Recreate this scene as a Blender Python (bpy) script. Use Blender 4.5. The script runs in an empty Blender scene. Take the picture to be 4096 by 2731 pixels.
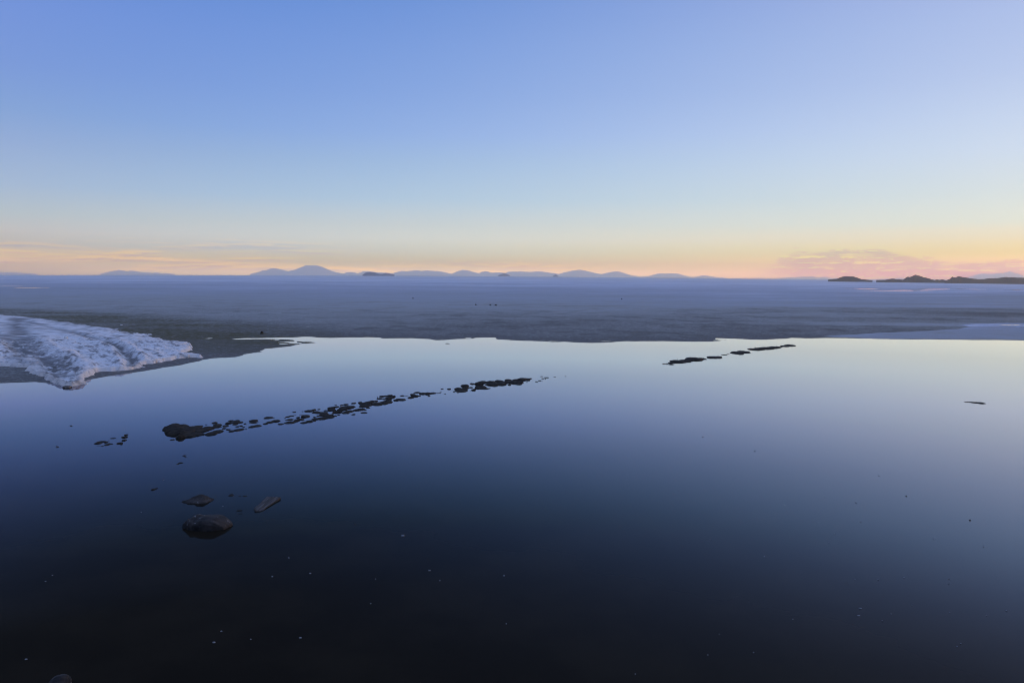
import bpy, bmesh, math, random
import numpy as np
from mathutils import Vector, Matrix

# ------------------------------------------------------------------ camera
SC = bpy.context.scene
COL = SC.collection
CAM_H = 3.0                       # eye height above the water, standing on the bank
FPX = 3306.0                      # focal length in photo pixels (18 mm on APS-C)
PITCH = math.radians(4.37)
ROLL = math.radians(0.425)
fw = Vector((0, math.cos(PITCH), -math.sin(PITCH)))
rt0 = Vector((1, 0, 0))
up0 = Vector((0, math.sin(PITCH), math.cos(PITCH)))
rt = rt0 * math.cos(ROLL) + up0 * math.sin(ROLL)
up = up0 * math.cos(ROLL) - rt0 * math.sin(ROLL)
cam_d = bpy.data.cameras.new('camera')
cam = bpy.data.objects.new('camera', cam_d)
COL.objects.link(cam)
M = Matrix.Identity(4)
for i in range(3):
    M[i][0] = rt[i]; M[i][1] = up[i]; M[i][2] = -fw[i]
M[2][3] = CAM_H
cam.matrix_world = M
cam_d.sensor_width = 36.0
cam_d.lens = 36.0 * FPX / 4096.0
cam_d.clip_start = 0.05
cam_d.clip_end = 20000
SC.camera = cam

# ------------------------------------------------------------------ view
SC.view_settings.view_transform = 'Standard'
SC.view_settings.look = 'None'
SC.view_settings.exposure = 0.0
SC.view_settings.gamma = 1.0
SC.cycles.use_denoising = True
SC.cycles.use_adaptive_sampling = False
SC.cycles.denoising_prefilter = 'ACCURATE'
SC.cycles.max_bounces = 8
SC.cycles.volume_bounces = 2
SC.cycles.pixel_filter_type = 'BLACKMAN_HARRIS'
SC.cycles.filter_width = 1.0

# ------------------------------------------------------------------ sky
SUN_AZ = 62.0                     # degrees to the right of the view direction
SUN_EL = 2.0
ELS = [-3, 0, 0.4, 0.9, 1.7, 2.6, 3.6, 5.3, 7.8, 9.6, 12.1, 15.3, 18.5, 30, 60, 90]
SKY_L = [(180,160,168),(186,168,176),(194,176,172),(199,181,168),(193,184,178),(192,191,191),(183,193,200),(167,186,211),(148,173,214),(135,165,215),(125,156,217),(117,149,216),(110,143,214),(132,160,222),(150,175,228),(155,178,228)]
SKY_C = [(190,170,172),(196,180,188),(212,190,182),(218,197,178),(212,203,186),(212,211,202),(204,211,211),(186,205,221),(169,194,226),(157,184,229),(145,174,226),(133,164,222),(121,154,217),(132,160,222),(150,175,228),(155,178,228)]
SKY_R = [(215,178,158),(224,184,158),(238,196,160),(245,206,166),(244,216,172),(238,223,194),(228,227,214),(217,225,226),(206,219,237),(197,212,237),(185,202,235),(174,192,232),(165,181,228),(160,178,226),(160,178,228),(155,178,228)]
# additive correction (linear) for air in front of the sky and for the Nishita share
COR = None
COR = [[[1.3173, 0.4492, -1.0692], [1.3173, 0.4492, -1.0692], [1.3173, 0.4492, -1.0692], [1.8151, 0.8318, -3.4972], [0.1461, 0.0836, -0.064], [0.1096, 0.0579, -0.0035], [-0.0001, 0.0078, -0.0123], [-0.0528, -0.046, -0.0115], [-0.0477, -0.0616, -0.0419], [-0.0552, -0.0633, -0.0532], [-0.0471, -0.0633, -0.0515], [-0.0345, -0.0512, -0.0333], [-0.0345, -0.0512, -0.0333], [-0.0345, -0.0512, -0.0333], [-0.0345, -0.0512, -0.0333], [-0.0345, -0.0512, -0.0333]], [[2.6037, 1.2139, 0.0957], [2.6037, 1.2139, 0.0957], [2.6037, 1.2139, 0.0957], [0.8342, 0.3418, -0.6911], [0.279, 0.22, -0.0265], [0.1518, 0.1301, 0.0469], [0.0225, 0.0156, -0.006], [-0.0648, -0.0455, -0.0148], [-0.0637, -0.0676, -0.0497], [-0.0604, -0.071, -0.0448], [-0.0551, -0.0689, -0.056], [-0.0455, -0.059, -0.054], [-0.0455, -0.059, -0.054], [-0.0455, -0.059, -0.054], [-0.0455, -0.059, -0.054], [-0.0455, -0.059, -0.054]], [[2.1394, 0.2101, -18.5833], [2.1394, 0.2101, -18.5833], [2.1394, 0.2101, -18.5833], [2.2303, 0.7458, -14.7049], [0.3156, 0.0934, -2.1677], [0.0813, -0.0036, -0.1606], [-0.0614, -0.0361, -0.056], [-0.09, -0.0885, -0.0859], [-0.0785, -0.0892, -0.0767], [-0.0677, -0.0832, -0.0825], [-0.0676, -0.0892, -0.0869], [-0.0537, -0.0733, -0.0793], [-0.0537, -0.0733, -0.0793], [-0.0537, -0.0733, -0.0793], [-0.0537, -0.0733, -0.0793], [-0.0537, -0.0733, -0.0793]]]  #@COR@

def lin(c):
    c = c / 255.0
    return c / 12.92 if c <= 0.04045 else ((c + 0.055) / 1.055) ** 2.4

w = bpy.data.worlds.new('World')
SC.world = w
w.use_nodes = True
nt = w.node_tree
nt.nodes.clear()
class NT:
    """tiny helper to write node trees"""
    def __init__(s, nt): s.t = nt
    def n(s, typ, **k):
        nd = s.t.nodes.new(typ)
        for a, v in k.items(): setattr(nd, a, v)
        return nd
    def l(s, a, b): s.t.links.new(a, b)
    def put(s, sock, v):
        if isinstance(v, bpy.types.NodeSocket): s.l(v, sock)
        else: sock.default_value = v
    def m(s, op, a, b=0.0, c=0.0, clamp=False):
        nd = s.n('ShaderNodeMath', operation=op, use_clamp=clamp)
        for i, v in enumerate((a, b, c)): s.put(nd.inputs[i], v)
        return nd.outputs[0]
    def ss(s, x, a, b):
        nd = s.n('ShaderNodeMapRange', interpolation_type='SMOOTHSTEP')
        s.put(nd.inputs[0], x); nd.inputs[1].default_value = a; nd.inputs[2].default_value = b
        return nd.outputs[0]
    def mix(s, f, a, b, bl='MIX'):
        nd = s.n('ShaderNodeMix', data_type='RGBA', blend_type=bl)
        s.put(nd.inputs[0], f); s.put(nd.inputs[6], a); s.put(nd.inputs[7], b)
        return nd.outputs[2]
    def noise(s, vec, scale, detail=4, rough=0.55, dist=0.0, typ='FBM'):
        nd = s.n('ShaderNodeTexNoise')
        if vec is not None: s.l(vec, nd.inputs['Vector'])
        nd.inputs['Scale'].default_value = scale; nd.inputs['Detail'].default_value = detail
        nd.inputs['Roughness'].default_value = rough; nd.inputs['Distortion'].default_value = dist
        return nd.outputs['Fac']
    def xyz(s, x, y, z):
        nd = s.n('ShaderNodeCombineXYZ')
        for i, v in enumerate((x, y, z)): s.put(nd.inputs[i], v)
        return nd.outputs[0]
    def ramp(s, f, stops, interp='LINEAR'):
        nd = s.n('ShaderNodeValToRGB'); cr = nd.color_ramp; cr.interpolation = interp
        while len(cr.elements) < len(stops): cr.elements.new(0.5)
        for e, (p, c) in zip(cr.elements, sorted(stops)): e.position = p; e.color = (*c, 1)
        s.l(f, nd.inputs[0])
        return nd.outputs[0]

W = NT(nt)
tc = W.n('ShaderNodeTexCoord')
sep = W.n('ShaderNodeSeparateXYZ'); W.l(tc.outputs['Generated'], sep.inputs[0])
X, Y, Z = sep.outputs
el = W.m('MULTIPLY', W.m('ARCSINE', Z), 180 / math.pi)
az = W.m('MULTIPLY', W.m('ARCTAN2', X, Y), 180 / math.pi)
el_f = W.m('POWER', W.m('DIVIDE', W.m('ADD', el, 3.0), 93.0, clamp=True), 0.5)
sx, sy = math.sin(math.radians(SUN_AZ)), math.cos(math.radians(SUN_AZ))
hyp = W.m('MAXIMUM', W.m('SQRT', W.m('ADD', W.m('MULTIPLY', X, X), W.m('MULTIPLY', Y, Y))), 1e-4)
cosd = W.m('DIVIDE', W.m('ADD', W.m('MULTIPLY', X, sx), W.m('MULTIPLY', Y, sy)), hyp)
cl, cc, cr_ = (math.cos(math.radians(q - SUN_AZ)) for q in (-31.8, 0.0, 31.8))
TC = (cc - cl) / (cr_ - cl)
def mid_control(l, c, r):      # control value so that a quadratic blend passes through l, c, r
    return max(0.0, (c - (1 - TC) ** 2 * l - TC ** 2 * r) / (2 * TC * (1 - TC)))
def skyvals(cols, k):
    return [[max(0.0, lin(q) + (COR[k][i][j] if COR else 0.0)) for j, q in enumerate(c)] for i, c in enumerate(cols)]
V3 = [skyvals(SKY_L, 0), skyvals(SKY_C, 1), skyvals(SKY_R, 2)]
V3[1] = [[mid_control(l[j], c[j], r[j]) for j in range(3)] for l, c, r in zip(*V3)]
skyr = [W.ramp(el_f, [(((e + 3.0) / 93.0) ** 0.5, v) for e, v in zip(ELS, vv)]) for vv in V3]
def mr(t_, x, a, b):
    nd = t_.n('ShaderNodeMapRange'); t_.l(x, nd.inputs[0]); nd.inputs[1].default_value = a; nd.inputs[2].default_value = b
    return nd.outputs[0]
def bez(t_, f, A, B, C): return t_.mix(f, t_.mix(f, A, B), t_.mix(f, B, C))
sky = bez(W, mr(W, cosd, cl, cr_), *skyr)
# --- low evening clouds, far beyond the mountains
def band(v, a, b, c, d): return W.m('MULTIPLY', W.ss(v, a, b), W.ss(v, d, c))
cv = W.xyz(W.m('MULTIPLY', az, 0.10), W.m('ADD', W.m('MULTIPLY', el, 1.55), W.m('MULTIPLY', az, -0.004)), 0.0)
cv2 = W.xyz(W.m('MULTIPLY', az, 0.5), W.m('MULTIPLY', el, 3.4), 3.7)
n_a = W.noise(cv, 1.0, 6, 0.62, 0.6)
n_b = W.noise(cv2, 1.0, 8, 0.66, 0.35)
mL = W.m('MULTIPLY', band(az, -60, -38, -18, -8), band(el, 0.1, 0.5, 1.6, 2.7))
mM = W.m('MULTIPLY', band(az, -22, -10, 4, 9), band(el, 0.2, 0.45, 0.85, 1.35))
fc = W.n('ShaderNodeFloatCurve'); cvm = fc.mapping; crv = cvm.curves[0]
TOPC = [(14, .9), (17, 1.2), (18.6, 1.95), (22, 2.1), (24, 2.05), (25, 1.8), (26.5, 1.5), (28.6, 1.25), (30.6, 1.4), (34, 1.35)]
crv.points[0].location = (0, TOPC[0][1] / 3); crv.points[-1].location = (1, TOPC[-1][1] / 3)
for q in TOPC[1:-1]: crv.points.new((q[0] - 14) / 20, q[1] / 3)
cvm.update()
W.l(W.m('DIVIDE', W.m('SUBTRACT', az, 14.0), 20.0, clamp=True), fc.inputs['Value'])
top = W.m('MULTIPLY', fc.outputs[0], 3.0)
top = W.m('ADD', top, W.m('MULTIPLY', W.m('SUBTRACT', n_b, 0.5), 1.5))
mRt = W.m('SUBTRACT', 1.0, W.ss(W.m('SUBTRACT', el, top), -0.35, 0.12))
mR = W.m('MULTIPLY', W.m('MULTIPLY', band(az, 15.5, 19.5, 45, 70), mRt), W.ss(el, 0.0, 0.4))
streak = W.ss(n_a, 0.43, 0.58)
puff = W.ss(n_b, 0.30, 0.48)
c_l = W.m('MULTIPLY', W.m('MAXIMUM', mL, mM), streak)
c_r = W.m('MULTIPLY', mR, puff)
n_t = W.noise(W.xyz(W.m('MULTIPLY', az, 0.5), W.m('MULTIPLY', W.m('ADD', el, 0.13), 3.4), 3.7), 1.0, 8, 0.66, 0.35)
edge = W.m('MAXIMUM', W.ss(W.m('SUBTRACT', n_b, n_t), 0.04, 0.14), W.m('MULTIPLY', 0.75, W.ss(W.m('SUBTRACT', el, top), -0.22, 0.0)))
n_t2 = W.noise(W.xyz(W.m('MULTIPLY', az, 0.10), W.m('ADD', W.m('MULTIPLY', W.m('ADD', el, 0.12), 1.55), W.m('MULTIPLY', az, -0.004)), 0.0), 1.0, 6, 0.62, 0.6)
edge2 = W.ss(W.m('SUBTRACT', n_a, n_t2), -0.04, 0.06)
CG = W.xyz(0.07, 0.06, -0.03); CP = W.xyz(-0.155, -0.12, 0.012)       # lit and shaded cloud against the glow behind
CGL = W.xyz(0.17, 0.045, -0.04); CPL = W.xyz(-0.08, -0.06, 0.015)
# the clouds stand behind the whole depth of the evening haze, so their contrast out there is stronger
thru = W.m('MINIMUM', W.m('POWER', 2.71828, W.m('DIVIDE', 0.0363, W.m('MAXIMUM', Z, 0.012))), 7.0)
cl_l = W.mix(1.0, W.mix(edge2, CPL, CGL), thru, 'MULTIPLY')
cl_r = W.mix(1.0, W.mix(edge, CP, CG), thru, 'MULTIPLY')
sky = W.mix(W.m('MULTIPLY', c_l, 0.9), sky, cl_l, 'ADD')
sky = W.mix(W.m('MULTIPLY', c_r, 1.0), sky, cl_r, 'ADD')
sky = W.mix(1.0, sky, (0, 0, 0, 1), 'LIGHTEN')
bg = W.n('ShaderNodeBackground'); W.l(sky, bg.inputs[0]); bg.inputs[1].default_value = 1.0
nish = W.n('ShaderNodeTexSky', sky_type='NISHITA')
nish.sun_disc = False
nish.sun_elevation = math.radians(SUN_EL)
nish.sun_rotation = math.radians(SUN_AZ)
nish.altitude = 3650
bg2 = W.n('ShaderNodeBackground'); W.l(nish.outputs[0], bg2.inputs[0]); bg2.inputs[1].default_value = 0.05
add = W.n('ShaderNodeAddShader'); W.l(bg.outputs[0], add.inputs[0]); W.l(bg2.outputs[0], add.inputs[1])
wo = W.n('ShaderNodeOutputWorld'); W.l(add.outputs[0], wo.inputs[0])

# ------------------------------------------------------------------ sun, almost set, out of frame to the right
sl = bpy.data.lights.new('sun', 'SUN')
sl.energy = 1.0; sl.angle = math.radians(8); sl.color = (1.0, 0.62, 0.34)
so = bpy.data.objects.new('sun', sl); COL.objects.link(so)
a, e = math.radians(SUN_AZ), math.radians(SUN_EL + 1.0)
sd = Vector((math.sin(a) * math.cos(e), math.cos(a) * math.cos(e), math.sin(e)))
so.rotation_euler = sd.to_track_quat('Z', 'Y').to_euler()
so.location = sd * 50

# ------------------------------------------------------------------ helpers
def ray(px, py):
    return fw + rt * ((px - 2048.0) / FPX) + up * ((1365.5 - py) / FPX)
def gnd(px, py, z=0.0):
    d = ray(px, py); k = (z - CAM_H) / d.z
    return d.x * k, d.y * k
def at_y(px, py, y):
    d = ray(px, py); k = y / d.y
    return d.x * k, CAM_H + d.z * k

def _h(ix, iy, seed):
    n = (ix.astype(np.int64) * 374761393 + iy.astype(np.int64) * 668265263 + seed * 1442695041) & 0xFFFFFFFF
    n = ((n ^ (n >> 13)) * 1274126177) & 0xFFFFFFFF
    n = ((n ^ (n >> 16)) * 2246822519) & 0xFFFFFFFF
    return ((n ^ (n >> 15)) & 0xFFFFFF) / float(0xFFFFFF)
def vnoise(x, y, seed=0):
    x = np.asarray(x, float); y = np.asarray(y, float)
    ix = np.floor(x); iy = np.floor(y); fx = x - ix; fy = y - iy
    ix = ix.astype(np.int64); iy = iy.astype(np.int64)
    u = fx ** 3 * (fx * (fx * 6 - 15) + 10); v = fy ** 3 * (fy * (fy * 6 - 15) + 10)
    a = _h(ix, iy, seed); b = _h(ix + 1, iy, seed); c = _h(ix, iy + 1, seed); d = _h(ix + 1, iy + 1, seed)
    return (a * (1 - u) + b * u) * (1 - v) + (c * (1 - u) + d * u) * v
def fbm(x, y, seed=0, octv=4, gain=0.5):
    s = 0; am = 1.0; tot = 0
    for o in range(octv):
        ca, sa = math.cos(o * 1.1), math.sin(o * 1.1)
        s = s + am * vnoise((x * ca - y * sa) * 2 ** o + o * 17.3, (x * sa + y * ca) * 2 ** o - o * 9.1, seed + o * 31)
        tot += am; am *= gain
    return s / tot * 2 - 1            # -1..1
def sstep(x, a, b):
    t = np.clip((x - a) / (b - a), 0, 1)
    return t * t * (3 - 2 * t)

def poly_sd(px, py, poly):
    """signed distance, positive inside"""
    P = np.asarray(poly, float); n = len(P)
    out = np.empty(px.shape[0]); 
    for s in range(0, len(px), 20000):
        x = px[s:s + 20000, None]; y = py[s:s + 20000, None]
        a = P; b = np.roll(P, -1, 0)
        ex = b[:, 0] - a[:, 0]; ey = b[:, 1] - a[:, 1]
        wx = x - a[:, 0]; wy = y - a[:, 1]
        t = np.clip((wx * ex + wy * ey) / (ex * ex + ey * ey + 1e-12), 0, 1)
        d2 = (wx - t * ex) ** 2 + (wy - t * ey) ** 2
        cond = (a[:, 1] > y) != (b[:, 1] > y)
        xi = a[:, 0] + (y - a[:, 1]) * ex / np.where(ey == 0, 1e-12, ey)
        ins = (np.sum(cond & (x < xi), 1) % 2) == 1
        out[s:s + 20000] = np.sqrt(d2.min(1)) * np.where(ins, 1, -1)
    return out

def mesh_np(name, V, F, mat, smooth=True, parent=None, attrs=None):
    """one mesh object from numpy vertices (N,3) and quad/tri faces (M,k)"""
    me = bpy.data.meshes.new(name)
    V = np.ascontiguousarray(V, np.float32); F = np.ascontiguousarray(F, np.int32)
    k = F.shape[1]
    me.vertices.add(len(V)); me.vertices.foreach_set('co', V.ravel())
    me.loops.add(F.size); me.loops.foreach_set('vertex_index', F.ravel())
    me.polygons.add(len(F))
    me.polygons.foreach_set('loop_start', np.arange(0, F.size, k, dtype=np.int32))
    me.polygons.foreach_set('loop_total', np.full(len(F), k, np.int32))
    me.polygons.foreach_set('use_smooth', np.full(len(F), smooth))
    for an, av in (attrs or {}).items():
        at = me.attributes.new(an, 'FLOAT', 'POINT'); at.data.foreach_set('value', np.ascontiguousarray(av, np.float32))
    me.update(calc_edges=True); me.validate()
    me.materials.append(mat)
    o = bpy.data.objects.new(name, me); COL.objects.link(o)
    if parent: o.parent = parent
    return o
def grid_faces(nr, nc, keep=None):
    i = np.arange(nr * nc).reshape(nr, nc)
    F = np.stack([i[:-1, :-1], i[:-1, 1:], i[1:, 1:], i[1:, :-1]], -1).reshape(-1, 4)
    return F if keep is None else F[keep]
def compact(V, F, *arrs):
    u, inv = np.unique(F, return_inverse=True)
    return (V[u], inv.reshape(F.shape)) + tuple(a[u] for a in arrs)
def recentre(o, x, y, z=0.0):
    """put the object's origin at its base"""
    o.data.transform(Matrix.Translation((-x, -y, -z))); o.location = (x, y, z)
def tag(o, label, cat, group=None, kind=None):
    o['label'] = label; o['category'] = cat
    if group: o['group'] = group
    if kind: o['kind'] = kind
    return o
def struct(o, label, cat, kind='structure'):
    return tag(o, label, cat, kind=kind)

# ------------------------------------------------------------------ materials
def material(name):
    m = bpy.data.materials.new(name); m.use_nodes = True
    t = NT(m.node_tree); b = m.node_tree.nodes['Principled BSDF']
    return m, t, b
def attr(t, name):
    nd = t.n('ShaderNodeAttribute', attribute_name=name); return nd.outputs['Fac']
def bump(t, b, h, strength, dist):
    nd = t.n('ShaderNodeBump'); nd.inputs['Strength'].default_value = strength; nd.inputs['Distance'].default_value = dist
    t.l(h, nd.inputs['Height']); t.l(nd.outputs[0], b.inputs['Normal'])

def mat_flat():
    m, t, b = material('salt_flat')
    co = t.n('ShaderNodeTexCoord').outputs['Object']
    fine = t.noise(co, 3.0, 8, 0.65)
    wet = t.m('ADD', attr(t, 'wet'), t.m('ADD', t.m('MULTIPLY', t.m('SUBTRACT', fine, 0.5), 0.5), t.m('MULTIPLY', t.m('SUBTRACT', t.noise(co, 11.0, 3, 0.7), 0.5), 0.9)), clamp=True)
    c = t.ramp(wet, [(0.0, (.62, .63, .68)), (0.35, (.37, .38, .41)), (0.7, (.33, .325, .295)), (1.0, (.125, .115, .10))])
    mud = t.m('MULTIPLY', attr(t, 'mud'), t.ss(fine, 0.25, 0.6))
    c = t.mix(mud, c, (.088, .074, .030, 1))
    t.l(c, b.inputs['Base Color'])
    b.inputs['Roughness'].default_value = 0.9
    b.inputs['Specular IOR Level'].default_value = 0.12
    bump(t, b, t.noise(co, 9.0, 6, 0.7), 0.35, 0.02)
    return m
def mat_salt():
    m, t, b = material('salt_crust')
    co = t.n('ShaderNodeTexCoord').outputs['Object']
    n1 = t.noise(co, 2.2, 8, 0.7); n2 = t.noise(co, 14.0, 6, 0.7)
    c = t.mix(t.ss(n1, 0.35, 0.62), (.72, .67, .62, 1), (.77, .765, .76, 1))
    c = t.mix(t.m('MULTIPLY', t.ss(n2, 0.53, 0.66), 0.6), c, (.40, .33, .27, 1))
    c = t.mix(attr(t, 'dirt_shade'), c, (.13, .12, .11, 1))  # grime together with the shade of ruts and crevices, as colour
    c = t.mix(t.m('MULTIPLY', attr(t, 'edge'), t.ss(n1, 0.3, 0.6)), c, (.76, .67, .58, 1))  # cliff face tinted warm: glow of the sky put into the colour
    t.l(c, b.inputs['Base Color']); b.inputs['Roughness'].default_value = 0.8
    b.inputs['Specular IOR Level'].default_value = 0.3
    bump(t, b, t.noise(co, 11.0, 8, 0.75), 0.6, 0.05)
    return m
def mat_water():
    m, t, b = material('still_water')
    nt_ = m.node_tree; out = nt_.nodes['Material Output']
    co = t.n('ShaderNodeTexCoord').outputs['Object']
    # mirror share of smooth water: a function of the true Fresnel value, lower where the sky light is
    # strongly polarised (about 90 degrees from the sun), closer to full Fresnel towards the sun
    fr = t.n('ShaderNodeFresnel'); fr.inputs[0].default_value = 1.33
    RL = [(0.05, 0.001, 0.0009, 0.0007), (0.062, 0.0016, 0.0014, 0.0011), (0.075, 0.0024, 0.002, 0.0016), (0.088, 0.0032, 0.0027, 0.002), (0.1, 0.0043, 0.0037, 0.0028), (0.112, 0.0057, 0.005, 0.0037), (0.125, 0.0076, 0.0069, 0.0052), (0.14, 0.0129, 0.0136, 0.0127), (0.155, 0.0174, 0.0188, 0.0184), (0.17, 0.0229, 0.0255, 0.0259), (0.185, 0.0296, 0.0335, 0.0355), (0.2, 0.0376, 0.0431, 0.0475), (0.22, 0.0505, 0.0583, 0.0675), (0.24, 0.0661, 0.0765, 0.0922), (0.265, 0.0897, 0.1034, 0.1303), (0.29, 0.1182, 0.1355, 0.1756), (0.32, 0.1588, 0.1804, 0.2378), (0.355, 0.2149, 0.2415, 0.3176), (0.395, 0.29, 0.3201, 0.4113), (0.44, 0.4158, 0.4159, 0.5468), (0.49, 0.5443, 0.5443, 0.639), (0.55, 0.7102, 0.701, 0.7102), (0.61, 0.86, 0.821, 0.86), (0.7, 0.93, 0.93, 0.93), (1.0, 1.0, 1.0, 1.0)]
    RC = [(0.05, 0.0011, 0.0009, 0.0007), (0.062, 0.0018, 0.0014, 0.001), (0.075, 0.0026, 0.0019, 0.0014), (0.088, 0.0038, 0.003, 0.0022), (0.1, 0.0053, 0.0046, 0.0034), (0.112, 0.0075, 0.0069, 0.0053), (0.125, 0.0106, 0.0104, 0.0082), (0.14, 0.0197, 0.0229, 0.0225), (0.155, 0.028, 0.0346, 0.035), (0.17, 0.0385, 0.0491, 0.0515), (0.185, 0.0512, 0.0662, 0.0712), (0.2, 0.0658, 0.0847, 0.0935), (0.22, 0.0881, 0.1109, 0.1258), (0.24, 0.1137, 0.1378, 0.1603), (0.265, 0.1501, 0.1736, 0.206), (0.29, 0.1912, 0.2122, 0.2554), (0.32, 0.2459, 0.2635, 0.3187), (0.355, 0.3149, 0.3287, 0.3952), (0.395, 0.3959, 0.4057, 0.4781), (0.44, 0.4831, 0.4838, 0.5547), (0.49, 0.5673, 0.5654, 0.6098), (0.55, 0.7198, 0.7073, 0.7199), (0.61, 0.7684, 0.7454, 0.7684), (0.7, 0.93, 0.93, 0.93), (1.0, 1.0, 1.0, 1.0)]
    RR = [(0.05, 0.0064, 0.0062, 0.0055), (0.062, 0.0098, 0.0095, 0.0085), (0.075, 0.0143, 0.0139, 0.0124), (0.088, 0.0219, 0.0223, 0.0216), (0.1, 0.0308, 0.032, 0.0329), (0.112, 0.0414, 0.0442, 0.0471), (0.125, 0.0548, 0.0605, 0.0664), (0.14, 0.0728, 0.0834, 0.0934), (0.155, 0.0933, 0.1101, 0.1248), (0.17, 0.1161, 0.139, 0.1586), (0.185, 0.1408, 0.1686, 0.1925), (0.2, 0.1673, 0.1973, 0.2249), (0.22, 0.2047, 0.2335, 0.2647), (0.24, 0.2438, 0.2675, 0.3006), (0.265, 0.2943, 0.3083, 0.3419), (0.29, 0.3452, 0.3489, 0.3815), (0.32, 0.4054, 0.3984, 0.4277), (0.355, 0.4724, 0.4564, 0.4796), (0.395, 0.5427, 0.5208, 0.5343), (0.44, 0.6115, 0.5883, 0.6121), (0.49, 0.6738, 0.6546, 0.674), (0.55, 0.7284, 0.7209, 0.7284), (0.61, 0.7623, 0.7623, 0.7623), (0.7, 0.93, 0.93, 0.93), (1.0, 1.0, 1.0, 1.0)]
    FS = [q[0] for q in RL]
    tab = [[[float(np.interp(f_, [q[0] for q in R], [q[j] for q in R])) for j in (1, 2, 3)] for f_ in FS] for R in (RL, RC, RR)]
    tab[1] = [[mid_control(l[j], c_[j], r[j]) for j in range(3)] for l, c_, r in zip(*tab)]
    rp = [t.ramp(fr.outputs[0], list(zip(FS, tb))) for tb in tab]
    ge = t.n('ShaderNodeNewGeometry'); sp = t.n('ShaderNodeSeparateXYZ'); t.l(ge.outputs['Incoming'], sp.inputs[0])
    hy = t.m('MAXIMUM', t.m('SQRT', t.m('ADD', t.m('MULTIPLY', sp.outputs[0], sp.outputs[0]), t.m('MULTIPLY', sp.outputs[1], sp.outputs[1]))), 1e-4)
    cs = t.m('DIVIDE', t.m('ADD', t.m('MULTIPLY', sp.outputs[0], -sx), t.m('MULTIPLY', sp.outputs[1], -sy)), hy)
    mir = bez(t, mr(t, cs, cl, cr_), *rp)
    gl = t.n('ShaderNodeBsdfGlossy'); gl.inputs['Roughness'].default_value = 0.012
    t.l(mir, gl.inputs['Color'])
    # brown mud showing faintly through the shallows
    mud = t.noise(co, 0.9, 4, 0.55)
    c = t.mix(t.ss(mud, 0.38, 0.66), (.014, .0115, .008, 1), (.0185, .015, .010, 1))
    df = t.n('ShaderNodeBsdfDiffuse'); t.l(c, df.inputs[0])
    bp = t.n('ShaderNodeBump'); bp.inputs['Strength'].default_value = 0.035; bp.inputs['Distance'].default_value = 0.02
    t.l(t.noise(co, 1.6, 3, 0.5), bp.inputs['Height']); t.l(bp.outputs[0], gl.inputs['Normal'])
    mx = t.n('ShaderNodeAddShader'); t.l(df.outputs[0], mx.inputs[0]); t.l(gl.outputs[0], mx.inputs[1])
    t.l(mx.outputs[0], out.inputs[0])
    return m
def mat_rock(name, dark, light, scale, speck=0.0, rough=0.85, spec=0.25):
    m, t, b = material(name)
    co = t.n('ShaderNodeTexCoord').outputs['Object']
    n1 = t.noise(co, scale, 7, 0.68); n2 = t.noise(co, scale * 4.3, 4, 0.6)
    c = t.mix(t.ss(n1, 0.36, 0.64), (*dark, 1), (*light, 1))
    if speck: c = t.mix(t.m('MULTIPLY', t.ss(n2, 0.66, 0.70), speck), c, (.55, .55, .56, 1))
    t.l(c, b.inputs['Base Color']); b.inputs['Roughness'].default_value = rough
    b.inputs['Specular IOR Level'].default_value = spec
    bump(t, b, t.noise(co, scale * 2.5, 8, 0.7), 0.7, 0.03)
    return m
def mat_wood():
    m, t, b = material('driftwood')
    co = t.n('ShaderNodeTexCoord').outputs['Object']
    mp = t.n('ShaderNodeMapping'); t.l(co, mp.inputs[0]); mp.inputs['Scale'].default_value = (55, 3.2, 40)
    n = t.noise(mp.outputs[0], 1.0, 5, 0.65)
    c = t.ramp(n, [(0.3, (.012, .010, .009)), (0.52, (.048, .041, .036)), (0.72, (.20, .18, .16))])
    t.l(c, b.inputs['Base Color']); b.inputs['Roughness'].default_value = 0.85
    bump(t, b, n, 0.9, 0.01)
    return m
def mat_hill(name, c1, c2, sc):
    m, t, b = material(name)
    co = t.n('ShaderNodeTexCoord').outputs['Object']
    n = t.noise(co, sc, 6, 0.6)
    t.l(t.mix(t.ss(n, 0.3, 0.7), (*c1, 1), (*c2, 1)), b.inputs['Base Color'])
    b.inputs['Roughness'].default_value = 1.0; b.inputs['Specular IOR Level'].default_value = 0.0
    return m
MF, MS, MW = mat_flat(), mat_salt(), mat_water()
MUD = mat_rock('dark_mud', (.011, .009, .006), (.038, .031, .022), 9.0, 0.0, 0.9, 0.15)
ROCK = mat_rock('wet_rock', (.008, .007, .006), (.040, .033, .028), 5.0, 0.9, 0.75, 0.2)
PALE = mat_rock('salted_rock', (.017, .015, .013), (.060, .052, .046), 5.0, 0.3, 0.8, 0.2)
CHUNK = mat_rock('salt_lump', (.52, .45, .38), (.82, .78, .74), 5.0, 0.0, 0.8, 0.3)
WETB = mat_rock('wet_salt_mud', (.07, .055, .045), (.20, .17, .145), 9.0)
WOOD = mat_wood()
HILL = mat_hill('far_slope', (.64, .50, .54), (.72, .57, .60), 0.01)  # pale lilac: part of the haze over the distance is put into this colour
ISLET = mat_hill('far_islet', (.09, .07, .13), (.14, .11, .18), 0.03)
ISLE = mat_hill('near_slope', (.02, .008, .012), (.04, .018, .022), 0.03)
BANK = mat_rock('bank_earth', (.06, .055, .05), (.14, .125, .11), 1.2)
mfk, _t, _b = material('salt_scale'); _b.inputs['Roughness'].default_value = 0.6
_t.l(_t.mix(_t.noise(_t.n('ShaderNodeTexCoord').outputs['Object'], 60, 3), (.10, .105, .105, 1), (.26, .27, .27, 1)), _b.inputs['Base Color'])

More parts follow.
